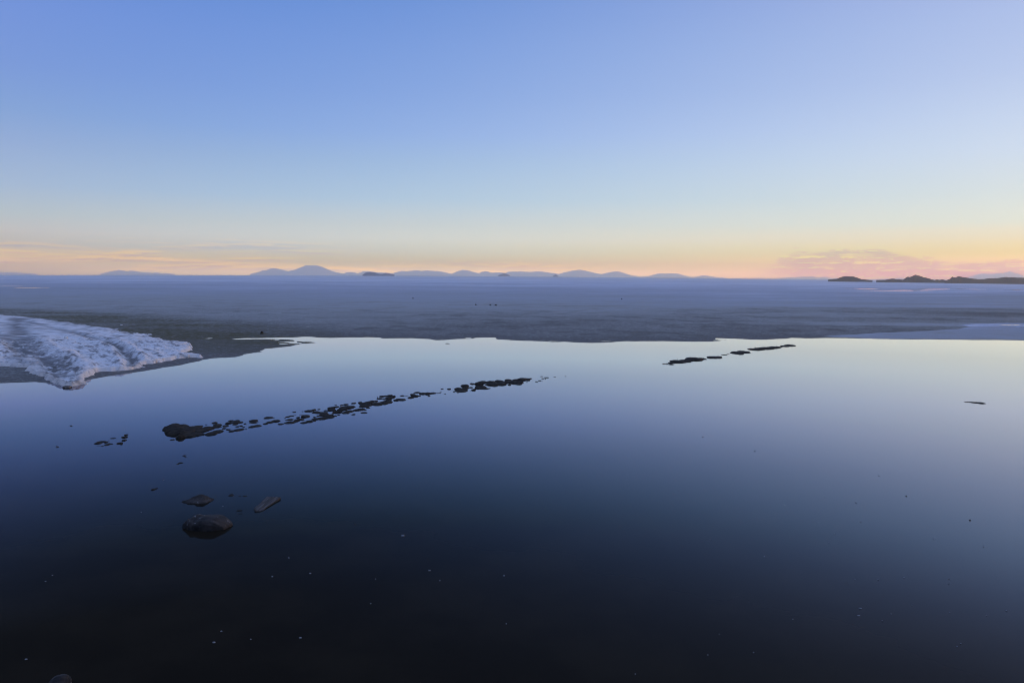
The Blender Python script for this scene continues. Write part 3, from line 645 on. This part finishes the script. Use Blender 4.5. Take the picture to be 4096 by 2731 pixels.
for i, (zm, lab, cat, grp, lumps) in enumerate(CLODS):
    nm = {'clod': 'mud_clod', 'mud mound': 'mud_mound', 'mud ridge': 'mud_ridge'}[cat]
    o = clod_mesh(lump_field(lumps, zm), i + 3, MUD, nm)
    tag(o, lab, cat, grp)

# ridges on the right with stray dry stalks (stalks are parts of their ridge)
def stalks(parent, pts):
    for (px, py, hp, lean) in pts:
        x0, y0 = gnd(px, py); dep = y0
        L = hp / FPX * dep; r = 0.008 * dep / 30
        bm = bmesh.new()
        ring = []
        for k, (f_, rr) in enumerate(((0, 1.0), (0.5, 0.7), (1.0, 0.25))):
            c = Vector((x0 - parent.location.x + lean * L * f_ * f_, y0 - parent.location.y, -0.02 + (L + 0.02) * f_))
            ring.append([bm.verts.new(c + Vector((math.cos(a_) * r * rr, math.sin(a_) * r * rr, 0))) for a_ in (0, 2.1, 4.2)])
        for a_, b_ in zip(ring[:-1], ring[1:]):
            for q in range(3): bm.faces.new((a_[q], a_[(q + 1) % 3], b_[(q + 1) % 3], b_[q]))
        bm.faces.new(ring[-1])
        me = bpy.data.meshes.new('stalk'); bm.to_mesh(me); bm.free(); me.materials.append(MUD)
        o = bpy.data.objects.new('stalk', me); COL.objects.link(o); o.parent = parent
BROW = 'mud ridges of the broken line at the right'
RIDGES = [
 ('long low mud ridge with a ragged left tip, left end of the right-hand broken line', [(490,580,140,42),(560,575,120,38),(650,558,150,46),(715,553,90,30),(440,592,70,22),(430,606,60,12),(375,600,70,7),(600,566,90,40)],
  [(2687,1448,9,-.3),(2710,1440,8,.2),(2760,1431,5,.3),(2668,1455,6,-.4),(2655,1456,5,.2)]),
 ('short flat mud ridge second from the left in the right-hand broken line', [(840,540,140,26),(800,545,60,20),(880,534,70,18)], [(2826,1437,6,.5)]),
 ('thin sliver of mud in the gap of the right-hand broken line', [(935,515,66,8),(972,509,40,4)], []),
 ('plump mud ridge with a pointed left end in the right-hand broken line', [(1050,497,110,36),(1110,490,110,36),(1010,497,50,16),(1150,488,50,22),(1080,506,80,24)], [(2960,1402,4,.2)]),
 ('longest thin mud ridge of the right-hand broken line', [(1220,465,120,27),(1270,460,100,36),(1330,455,120,34),(1400,447,110,28),(1450,442,60,14)],
  [(3022,1392,7,-.5),(3050,1391,9,.3),(3070,1389,5,.2),(3104,1388,6,.4),(3122,1390,5,.6)]),
 ('farthest small mud ridge at the right end of the right-hand broken line', [(1500,434,80,20),(1550,428,90,26),(1590,428,40,14)], [(3158,1380,6,.4),(3170,1380,4,-.3)]),
]
for i, (lab, lumps, st) in enumerate(RIDGES):
    o = clod_mesh(lump_field(lumps, ZE), 200 + i, MUD, 'mud_ridge', 0.05)
    tag(o, lab, 'mud ridge', BROW)
    stalks(o, st)
o = clod_mesh(lump_field([(1665,1202,50,5),(1690,1204,80,9),(1740,1208,90,14),(1790,1213,110,20),(1842,1218,84,28)], ZF), 300, MUD, 'mud_ridge', 0.02)
tag(o, 'lone dark wedge of mud thickening to the right, in open water at the right edge', 'mud ridge')
# dry lumps out on the flat
for (px, py, w_, h_, lab) in [(1048,1337,13,9,'small dark stone on the crust just behind the inlet of the pool'),
        (1903,1221,7,4,'tiny dark lump on the flat, left of the little row'),
        (1961,1222,6,4,'tiny dark lump on the flat, in the middle of the little row'),
        (1983,1223,10,4,'dark double lump on the flat, right end of the little row'),
        (1652,1195.5,5,4,'lone dark speck of a stone far out on the flat, left of the photo centre'),
        (2487,1199,5,4,'lone dark stone far out on the flat, right of the photo centre')]:
    gx_, gy_ = gnd(px, py)
    W_ = w_ / FPX * gy_ / 2; H_ = h_ / FPX * gy_
    o = clod_mesh([(gx_, gy_, W_, W_ * 1.2, H_ + 0.03)], int(px), MUD, 'stone')
    tag(o, lab, 'stone')

# ------------------------------------------------------------------ the two boulders, the corner rock and salt lumps
def blob(name, mat, loc, size, seed, box=0.75, rough=0.10, fn=None, sub=5):
    bm = bmesh.new(); bmesh.ops.create_icosphere(bm, subdivisions=sub, radius=1.0)
    P = np.array([v.co[:] for v in bm.verts])
    Q = np.sign(P) * np.abs(P) ** box
    Q /= np.maximum(np.linalg.norm(Q, axis=1, keepdims=True), 1e-6) ** 0.5
    n = fbm(P[:, 0] * 1.5 + P[:, 2] * 1.1 + 5, P[:, 1] * 1.5 - P[:, 2] * 0.9, seed, 5, 0.55)
    n2 = fbm(P[:, 0] * 5 + P[:, 2] * 4, P[:, 1] * 5 - P[:, 2] * 4.3, seed + 9, 4, 0.6)
    Q = Q * (1 + rough * n + 0.28 * rough * n2)[:, None]
    if fn: Q = fn(Q)
    Q = Q * np.array(size)
    for v, q in zip(bm.verts, Q): v.co = q
    for f in bm.faces: f.smooth = True
    me = bpy.data.meshes.new(name); bm.to_mesh(me); bm.free(); me.materials.append(mat)
    o = bpy.data.objects.new(name, me); COL.objects.link(o); o.location = loc
    return o
gx_, gy_ = gnd(835, 2104)
def f1(Q):
    x = Q[:, 0]
    Q[:, 2] = np.sign(Q[:, 2]) * np.abs(Q[:, 2] / 0.95) ** 0.62 * 0.95
    Q[:, 2] *= 1 - 0.38 * sstep(x, 0.35, 1.0) - 0.10 * sstep(-x, 0.6, 1.0)
    Q[:, 1] *= 1 - 0.25 * sstep(x, 0.3, 1.0)
    Q[:, 2] += 0.06 * np.exp(-((x + .62) / .12) ** 2) * (Q[:, 2] > 0.3) - 0.07 * np.exp(-((x + .38) / .12) ** 2) * (Q[:, 2] > 0.3)
    return Q
o = blob('boulder', ROCK, (gx_, gy_, -0.01), (0.285, 0.205, 0.135), 4, 0.7, 0.20, f1)
tag(o, 'large rounded dark boulder lying in the water, biggest stone in the foreground', 'boulder')
L = lump_field([(800,520,385,60)], ZG)[0]
gx_, gy_ = L[0], L[1]
Lb = [(gx_ + 0.02, gy_ + 0.02, 0.165, 0.14, 0.034), (gx_ - 0.10, gy_ - 0.02, 0.090, 0.05, 0.020), (gx_ + 0.035, gy_ + 0.05, 0.12, 0.10, 0.066), (gx_ + 0.06, gy_ + 0.04, 0.06, 0.06, 0.074), (gx_ - 0.02, gy_ + 0.03, 0.12, 0.09, 0.044)]
o = clod_mesh(Lb, 77, PALE, 'rock', 0.006)
tag(o, 'low grey rock with a paler top and a tail pointing left, behind the large boulder', 'rock')
gx_, gy_ = gnd(241, 2733)
o = blob('rock', ROCK, (gx_, gy_, -0.015), (0.075, 0.085, 0.078), 15, 0.85, 0.12, None, 4)
tag(o, 'brown rock cut off by the bottom edge of the photo at the left', 'rock')
LUMPS = [(690,398,34,'round salt lump lying on the road between the ruts'),(840,770,86,'jagged salt block breaking off at the front corner of the road'),(1600,632,70,'smooth salt block at the road front, left of two by the rut mouth'),
 (1680,618,66,'rounded salt block at the road front, right of two by the rut mouth'),(1515,640,50,'tall salt block beside the mouth of the narrow rut'),(780,840,70,'crumbling salt block at the tip of the road'),(910,765,60,'fan-shaped salt block leaning at the front edge of the road'),(1950,582,58,'salt block near the far right end of the road front'),
 (700,893,90,'brown wet block at the foot of the tip of the road'),(1270,262,26,'small salt crumb beyond the far edge of the road')]
for i, (zx, zy, wz, lab) in enumerate(LUMPS):
    px, py = zx * .3827, 1200 + zy * .3827
    z0 = 0.0 if i in (8, 9) else (0.2 if i == 0 else 0.04)
    gx_, gy_ = gnd(px, py + (wz * .3827 * 0.25 if i else 0), z0)
    r = wz * .3827 / FPX * gy_ / 2
    o = blob('salt_lump', WETB if i == 8 else CHUNK, (gx_, gy_, z0 + (0.1 * r if i in (8, 9) else 0.35 * r)), (r, r * 0.9, r * (0.38 if i == 8 else 0.85)), 40 + i, 0.6, 0.30, None, 4)
    tag(o, lab, 'salt lump', 'lumps of the salt road')

# ------------------------------------------------------------------ driftwood board with frayed end
P0, P1 = gnd(550 + 1830 * .2976, 1850 + 455 * .2976, .03), gnd(550 + 1600 * .2976, 1850 + 625 * .2976, .02)
ax = Vector((P1[0] - P0[0], P1[1] - P0[1])); Lw = ax.length; ax.normalize(); sd2 = Vector((-ax.y, ax.x))
if sd2.x < 0: sd2 = -sd2
wl = gnd(550 + 1745 * .2976, 1850 + 430 * .2976, .03); wr = gnd(550 + 1900 * .2976, 1850 + 458 * .2976, .03)
Wd = abs((wr[0] - wl[0]) * sd2.x + (wr[1] - wl[1]) * sd2.y)
nu, nv = 60, 40
U, Vv = np.meshgrid(np.linspace(0, 1, nu), np.linspace(-.5, .5, nv), indexing='ij')
fray = 0.16 * fbm(Vv * 14, Vv * 0 + 3, 4, 4, 0.7) - 0.30 * np.clip(Vv + 0.1, 0, 1)
Ln = Lw * (1.06 + fray)
wid = Wd * (1.0 - 0.30 * U) * (1 + 0.05 * fbm(U * 5, Vv * 2, 2, 3))
lx = Vv * wid; ly = U * Ln
thick = 0.026 - 0.018 * U
tz = thick + 0.012 * fbm(Vv * 9, U * 1.2, 6, 4) * (1 - np.abs(Vv) * 1.2) + 0.006 * fbm(Vv * 30, U * 2, 8, 2)
N = nu * nv
Vt = np.stack([lx.ravel(), ly.ravel(), tz.ravel()], 1); Vb = Vt.copy(); Vb[:, 2] = -0.02
F1 = grid_faces(nu, nv); F2 = F1[:, ::-1] + N
idx = np.arange(N).reshape(nu, nv)
rim = np.concatenate([idx[0, :], idx[1:, -1], idx[-1, -2::-1], idx[-2:0:-1, 0]])
rn = np.roll(rim, -1)
F3 = np.stack([rim, rn, rn + N, rim + N], 1)
Vs = [np.concatenate([Vt, Vb])]; Fs = [np.concatenate([F1, F2, F3])]; off = 2 * N
for k in range(16):                                   # splinters at the frayed end
    v0 = -0.47 + 0.94 * k / 15 + RNG.uniform(-.02, .02); ll = RNG.uniform(0.10, 0.30) * Lw * (1.5 if k < 3 else 1)
    b0 = Lw * (0.82 - 0.28 * max(0, v0)); xx0 = v0 * Wd * 0.74; ww = RNG.uniform(0.004, 0.009)
    sl_ = RNG.uniform(-.10, .04)
    q = np.array([[xx0 - ww, b0, .016], [xx0 + ww, b0, .016], [xx0 + ww, b0, -.012], [xx0 - ww, b0, -.012],
                  [xx0 + sl_ * ll, b0 + ll, .004], [xx0 + sl_ * ll + .002, b0 + ll, .004], [xx0 + sl_ * ll + .002, b0 + ll, -.012], [xx0 + sl_ * ll, b0 + ll, -.012]])
    Vs.append(q); Fs.append(np.array([[0, 1, 5, 4], [1, 2, 6, 5], [2, 3, 7, 6], [3, 0, 4, 7], [4, 5, 6, 7], [0, 3, 2, 1]]) + off); off += 8
o = mesh_np('driftwood', np.concatenate(Vs), np.concatenate(Fs), WOOD)
o.location = (P0[0], P0[1], 0.0)
o.rotation_euler = (0, 0, math.atan2(-ax.x, ax.y))
tag(o, 'weathered frayed driftwood board lying in the water right of the boulder', 'driftwood')

# ------------------------------------------------------------------ pale flecks and dark chips floating on the pool
ZH, ZI, ZJ = (0, 2200, .5952), (1300, 2000, .5952), (2700, 1700, .6576)
FLECKS = []
for p in [(352,166,10,5),(306,207,13,5),(523,284,8,4),(1000,185,6,4),(1165,107,7,4),(1275,157,6,4),(1940,48,12,5),(1830,175,17,6),(2085,153,20,8),(1488,541,16,8),(1438,616,26,14),(1588,591,8,5),(1685,595,11,6),(2019,585,22,10),(2165,637,8,6),(1585,640,6,5),(175,729,22,11),(683,765,6,5)]: FLECKS.append((ZH, p, 0))
for p in [(702,470,22,8),(712,456,6,4),(772,538,12,5),(1203,505,18,7),(1135,265,8,4),(955,140,8,4),(312,103,8,4),(340,527,9,5),(307,692,11,7),(1218,827,11,6),(1418,1097,8,7),(2085,1164,9,7),(1110,490,7,4),(578,765,6,5),(578,800,6,5),(2000,262,8,4),(1622,453,7,4)]: FLECKS.append((ZI, p, 0))
for p in [(170,69,14,5),(1100,469,13,6),(212,696,12,5),(1130,588,9,4),(874,588,8,4),(668,486,9,4),(909,437,8,4),(607,622,7,4),(543,796,8,4),(970,658,8,4),(935,710,8,4),(1204,707,7,4),(1575,691,8,4),(1877,736,10,5),(1758,902,7,4),(1668,933,15,5),(1664,962,8,4),(1393,924,9,5),(1236,937,10,4),(1095,935,8,4),(1127,1111,22,7),(1118,1156,23,8),(1440,1092,9,4),(1671,1136,8,4),(1314,1145,8,5),(716,1177,9,5),(875,1243,7,4),(873,1258,7,4),(270,1268,8,4),(478,1379,10,7),(2016,1125,12,5),(1895,1154,8,4),(1738,1325,10,5),(1715,1342,9,5),(1813,1399,7,4),(1260,1186,8,5),(47,1318,7,5),(200,1394,8,6),(1241,306,9,4)]: FLECKS.append((ZJ, p, 0))
for p in [(603,36,9,4),(486,157,13,6),(1407,430,17,7),(1795,577,19,9),(1207,20,7,3)]: FLECKS.append((ZJ, p, 1))
FLECKS.append((ZD, (1528,902,20,6), 0)); FLECKS.append((ZG, (2035,1275,30,8), 0)); FLECKS.append((ZG, (50,664,20,7), 0)); FLECKS.append((ZG, (220,623,15,6), 0)); FLECKS.append((ZG, (1148,580,28,6), 0))
NEARBY = [(835,2092,'the large boulder'),(800,2005,'the pale-topped rock'),(1060,2015,'the driftwood board'),(241,2710,'the corner rock'),(760,1715,'the heart-shaped mound')]
CHIPS = ['small dark mud chip afloat at right, upper one of the left pair', 'dark mud chip afloat at right, lower one of the left pair', 'dark mud chip afloat in the middle of the right-hand water',
         'largest dark mud chip, afloat nearest the right edge', 'tiny dark mud chip afloat farthest out at right']
FLECKS = [q for q in FLECKS if q[2] or q[1][2] * q[0][2] > 4.9]
for i, ((zx, zy, zs), (qx, qy, qw, qh), dk) in enumerate(FLECKS):
    px, py = zx + qx * zs, zy + qy * zs; wp = max(qw * zs, 2.6)
    gx_, gy_ = gnd(px, py, 0.004)
    dep = math.hypot(gy_, CAM_H); r = wp / FPX * dep / 2 * (0.55 if dk else 0.9); rnd = random.Random(i * 5 + 1)
    hp = qh * zs / FPX * dep
    ry = min(max(hp / math.sin(math.atan2(CAM_H, gy_)) / 2 * 0.6, r * 0.4), r * 1.1); hh = max(0.004, hp * (0.4 if dk else 0.25))
    bm = bmesh.new(); n = 9
    ph = rnd.uniform(0, 6.28)
    A = [(math.cos(2 * math.pi * k / n + ph) * r * rnd.uniform(.72, 1.05), math.sin(2 * math.pi * k / n + ph) * ry * rnd.uniform(.72, 1.05)) for k in range(n)]
    b0 = [bm.verts.new((u, v, -0.003)) for u, v in A]; b1 = [bm.verts.new((u * .9, v * .9, hh * rnd.uniform(.5, .9))) for u, v in A]
    tp = bm.verts.new((rnd.uniform(-.2, .2) * r, 0, hh))
    for k in range(n):
        bm.faces.new((b0[k], b0[(k + 1) % n], b1[(k + 1) % n], b1[k])); bm.faces.new((b1[k], b1[(k + 1) % n], tp))
    nm = 'mud_chip' if dk else 'salt_fleck'
    me = bpy.data.meshes.new(nm); bm.to_mesh(me); bm.free(); me.materials.append(MUD if dk else mfk)
    o = bpy.data.objects.new(nm, me); COL.objects.link(o); o.location = (gx_, gy_, 0.002)
    size = 'largest' if wp > 12.5 else 'broad' if wp > 9 else 'small' if wp > 5.5 else 'tiny'
    ncol = min(4, int(px / 820)); nrow = 0 if py < 2000 else 1 if py < 2250 else 2 if py < 2480 else 3
    area = ['by the left edge', 'left of the middle', 'in the middle', 'right of the middle', 'by the right edge'][ncol]
    row = ['on the blue water far out', 'on the darkening water halfway down', 'on the dark near water', 'on the black water at the bottom'][nrow]
    near_ = [q[2] for q in NEARBY if math.hypot(px - q[0], (py - q[1]) * 1.4) < 260]
    if dk: lab = CHIPS.pop(0)
    elif near_: lab = '%s pale salt fleck floating near %s, %s' % (size, near_[0], 'to its left' if px < [q[0] for q in NEARBY if q[2] == near_[0]][0] else 'to its right')
    else: lab = '%s pale salt fleck %s, %s' % (size, row, area)
    tag(o, lab, 'mud chip' if dk else 'salt fleck', 'dark chips afloat on the pool' if dk else 'pale salt flecks floating on the pool')
# one foam bubble
gx_, gy_ = gnd(1300 + 523 * .5952, 2000 + 239 * .5952)
mb, _t, _b = material('foam_bubble'); _b.inputs['Base Color'].default_value = (.10, .11, .12, 1); _b.inputs['Roughness'].default_value = 0.08
bm = bmesh.new(); bmesh.ops.create_uvsphere(bm, u_segments=20, v_segments=12, radius=0.021)
for f in bm.faces: f.smooth = True
bmesh.ops.delete(bm, geom=[v for v in bm.verts if v.co.z < -0.006], context='VERTS')
for v in bm.verts: v.co.z *= 0.6
me = bpy.data.meshes.new('bubble'); bm.to_mesh(me); bm.free(); me.materials.append(mb)
o = bpy.data.objects.new('bubble', me); COL.objects.link(o); o.location = (gx_, gy_, 0)
tag(o, 'single domed foam bubble on the dark water right of the driftwood board', 'bubble')

# ------------------------------------------------------------------ far mountains and islands (silhouettes given real distance and depth)
def hill(name, pts, D, depth, mat, seed, label, cat):
    """ridge over a base on the flat; pts in photo pixels"""
    P = np.array(pts, float); n = max(60, int((P[-1, 0] - P[0, 0]) / 3))
    px = np.linspace(P[0, 0], P[-1, 0], n); py = np.interp(px, P[:, 0], P[:, 1])
    py = py + (1.1 if mat is not HILL else 1.0) * fbm(px / 11.0, px * 0, seed, 4, 0.6)
    XZ = np.array([at_y(a_, b_, D) for a_, b_ in zip(px, py)])
    X0 = XZ[:, 0]; base = far_z(X0, np.full(n, D)) - 0.02
    Hh = np.maximum(XZ[:, 1] - base, 0.0)
    m = 31; v = np.linspace(-1, 1, m)
    VV, XX = np.meshgrid(v, X0, indexing='ij'); HH = np.broadcast_to(Hh, VV.shape)
    wdt = depth * (0.35 + 0.65 * Hh / max(Hh.max(), 1e-3))
    YY = D + VV * np.broadcast_to(wdt, VV.shape)
    XX = XX * YY / D                  # flanks run along the sight lines, so the ridge keeps its outline
    wob_ = 1 - 0.22 * np.abs(fbm(XX / (depth * .25), YY / (depth * .25), seed, 4)) * (np.abs(VV) > 0.02)
    ZZ = HH * (1 - np.abs(VV) ** 1.15) * np.where(np.abs(VV) < 0.05, 1, wob_)
    ZZ = np.where(np.abs(VV) > 0.999, -0.6, ZZ) + far_z(XX.ravel(), YY.ravel()).reshape(VV.shape) - 0.05
    o = mesh_np(name, np.stack([XX.ravel(), YY.ravel(), ZZ.ravel()], 1), grid_faces(m, n), mat)
    struct(o, label, cat)
    recentre(o, float(X0.mean()), D)
    return o
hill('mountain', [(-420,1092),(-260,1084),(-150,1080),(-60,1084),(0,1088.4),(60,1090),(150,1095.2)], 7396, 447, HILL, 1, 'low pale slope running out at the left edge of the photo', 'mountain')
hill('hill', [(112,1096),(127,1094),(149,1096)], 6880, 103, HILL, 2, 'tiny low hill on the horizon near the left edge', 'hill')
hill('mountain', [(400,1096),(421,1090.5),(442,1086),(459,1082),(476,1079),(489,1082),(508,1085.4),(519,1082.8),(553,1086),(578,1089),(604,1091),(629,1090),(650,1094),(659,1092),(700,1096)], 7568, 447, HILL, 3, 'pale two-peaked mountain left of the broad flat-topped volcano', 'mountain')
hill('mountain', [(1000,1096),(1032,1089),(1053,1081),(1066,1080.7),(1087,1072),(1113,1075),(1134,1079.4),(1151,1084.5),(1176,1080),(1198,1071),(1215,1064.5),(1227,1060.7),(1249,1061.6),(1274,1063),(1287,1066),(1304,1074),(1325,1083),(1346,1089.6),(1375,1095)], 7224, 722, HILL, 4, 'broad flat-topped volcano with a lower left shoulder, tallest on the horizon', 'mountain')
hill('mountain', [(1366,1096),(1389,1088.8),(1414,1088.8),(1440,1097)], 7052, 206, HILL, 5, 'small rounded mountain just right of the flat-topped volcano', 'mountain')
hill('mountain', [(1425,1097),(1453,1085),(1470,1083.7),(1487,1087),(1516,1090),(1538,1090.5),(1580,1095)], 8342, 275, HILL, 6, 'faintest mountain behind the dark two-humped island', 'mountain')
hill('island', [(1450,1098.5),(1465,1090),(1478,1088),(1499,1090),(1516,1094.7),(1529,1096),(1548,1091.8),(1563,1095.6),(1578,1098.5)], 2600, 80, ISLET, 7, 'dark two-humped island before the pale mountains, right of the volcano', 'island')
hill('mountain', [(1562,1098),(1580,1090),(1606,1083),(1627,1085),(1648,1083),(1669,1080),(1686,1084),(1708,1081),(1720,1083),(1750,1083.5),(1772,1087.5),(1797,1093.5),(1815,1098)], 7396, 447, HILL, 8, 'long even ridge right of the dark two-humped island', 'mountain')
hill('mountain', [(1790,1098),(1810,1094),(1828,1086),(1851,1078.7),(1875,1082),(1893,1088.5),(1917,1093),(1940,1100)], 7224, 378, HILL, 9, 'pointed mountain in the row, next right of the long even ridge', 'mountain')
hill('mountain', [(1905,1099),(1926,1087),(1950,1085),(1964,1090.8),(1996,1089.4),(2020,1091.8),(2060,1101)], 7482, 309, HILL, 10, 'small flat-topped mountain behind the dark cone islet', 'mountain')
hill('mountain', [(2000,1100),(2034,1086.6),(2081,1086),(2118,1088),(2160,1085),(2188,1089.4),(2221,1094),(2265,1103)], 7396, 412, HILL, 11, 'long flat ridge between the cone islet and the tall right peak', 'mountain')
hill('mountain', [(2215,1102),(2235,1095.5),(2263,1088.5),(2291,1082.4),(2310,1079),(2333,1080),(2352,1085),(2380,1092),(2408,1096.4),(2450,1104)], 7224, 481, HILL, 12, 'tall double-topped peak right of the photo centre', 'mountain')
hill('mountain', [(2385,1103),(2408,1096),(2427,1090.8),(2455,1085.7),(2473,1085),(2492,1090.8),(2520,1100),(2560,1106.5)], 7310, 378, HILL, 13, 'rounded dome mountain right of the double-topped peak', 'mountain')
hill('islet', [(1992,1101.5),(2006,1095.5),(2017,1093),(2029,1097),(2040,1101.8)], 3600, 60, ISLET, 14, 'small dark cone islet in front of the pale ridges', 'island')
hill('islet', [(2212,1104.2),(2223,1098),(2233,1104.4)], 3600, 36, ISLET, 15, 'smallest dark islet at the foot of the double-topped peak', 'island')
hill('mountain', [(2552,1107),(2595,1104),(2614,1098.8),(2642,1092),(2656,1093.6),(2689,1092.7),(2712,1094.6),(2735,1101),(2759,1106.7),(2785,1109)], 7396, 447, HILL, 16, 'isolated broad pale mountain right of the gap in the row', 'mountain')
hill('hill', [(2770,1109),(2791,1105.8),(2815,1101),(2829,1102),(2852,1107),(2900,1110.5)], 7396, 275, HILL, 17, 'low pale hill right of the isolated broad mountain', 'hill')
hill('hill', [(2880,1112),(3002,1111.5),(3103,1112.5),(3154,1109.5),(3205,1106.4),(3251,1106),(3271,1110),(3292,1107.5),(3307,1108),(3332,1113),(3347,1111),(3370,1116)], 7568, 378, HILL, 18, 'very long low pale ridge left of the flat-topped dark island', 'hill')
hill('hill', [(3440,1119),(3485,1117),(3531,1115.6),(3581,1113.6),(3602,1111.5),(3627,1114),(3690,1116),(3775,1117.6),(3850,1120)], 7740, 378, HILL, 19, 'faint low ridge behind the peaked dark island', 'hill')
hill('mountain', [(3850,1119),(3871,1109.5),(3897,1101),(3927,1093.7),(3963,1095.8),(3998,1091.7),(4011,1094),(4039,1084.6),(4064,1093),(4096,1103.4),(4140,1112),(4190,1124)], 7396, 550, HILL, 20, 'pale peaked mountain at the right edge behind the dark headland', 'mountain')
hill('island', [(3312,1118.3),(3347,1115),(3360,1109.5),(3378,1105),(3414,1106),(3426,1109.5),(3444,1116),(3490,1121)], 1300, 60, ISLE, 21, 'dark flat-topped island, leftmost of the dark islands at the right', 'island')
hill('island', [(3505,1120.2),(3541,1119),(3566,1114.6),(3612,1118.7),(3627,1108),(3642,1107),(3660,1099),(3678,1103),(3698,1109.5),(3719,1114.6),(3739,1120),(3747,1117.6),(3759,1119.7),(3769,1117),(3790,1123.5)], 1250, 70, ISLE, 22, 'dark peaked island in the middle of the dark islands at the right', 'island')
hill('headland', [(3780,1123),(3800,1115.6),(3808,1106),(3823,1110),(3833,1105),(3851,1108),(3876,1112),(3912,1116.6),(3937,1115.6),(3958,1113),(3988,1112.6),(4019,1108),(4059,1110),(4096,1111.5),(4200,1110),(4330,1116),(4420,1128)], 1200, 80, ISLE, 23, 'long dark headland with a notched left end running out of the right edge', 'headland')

# ------------------------------------------------------------------ evening haze
bm = bmesh.new(); bmesh.ops.create_cube(bm, size=1.0)
for v in bm.verts: v.co = Vector((v.co.x * 18000, v.co.y * 18000, -1.8 + (v.co.z + 0.5) * 165.0))
me = bpy.data.meshes.new('haze'); bm.to_mesh(me); bm.free()
hm_ = bpy.data.materials.new('evening_haze'); hm_.use_nodes = True; ht = hm_.node_tree; ht.nodes.clear()
pv = ht.nodes.new('ShaderNodeVolumePrincipled'); ho = ht.nodes.new('ShaderNodeOutputMaterial')
pv.inputs['Color'].default_value = (1.0, .95, .86, 1)
pv.inputs['Density'].default_value = 0.00022
pv.inputs['Anisotropy'].default_value = 0.88
ht.links.new(pv.outputs[0], ho.inputs['Volume'])
me.materials.append(hm_)
o = bpy.data.objects.new('haze', me); COL.objects.link(o)
tag(o, 'thin lilac evening haze lying over the salt flat', 'haze', kind='stuff')
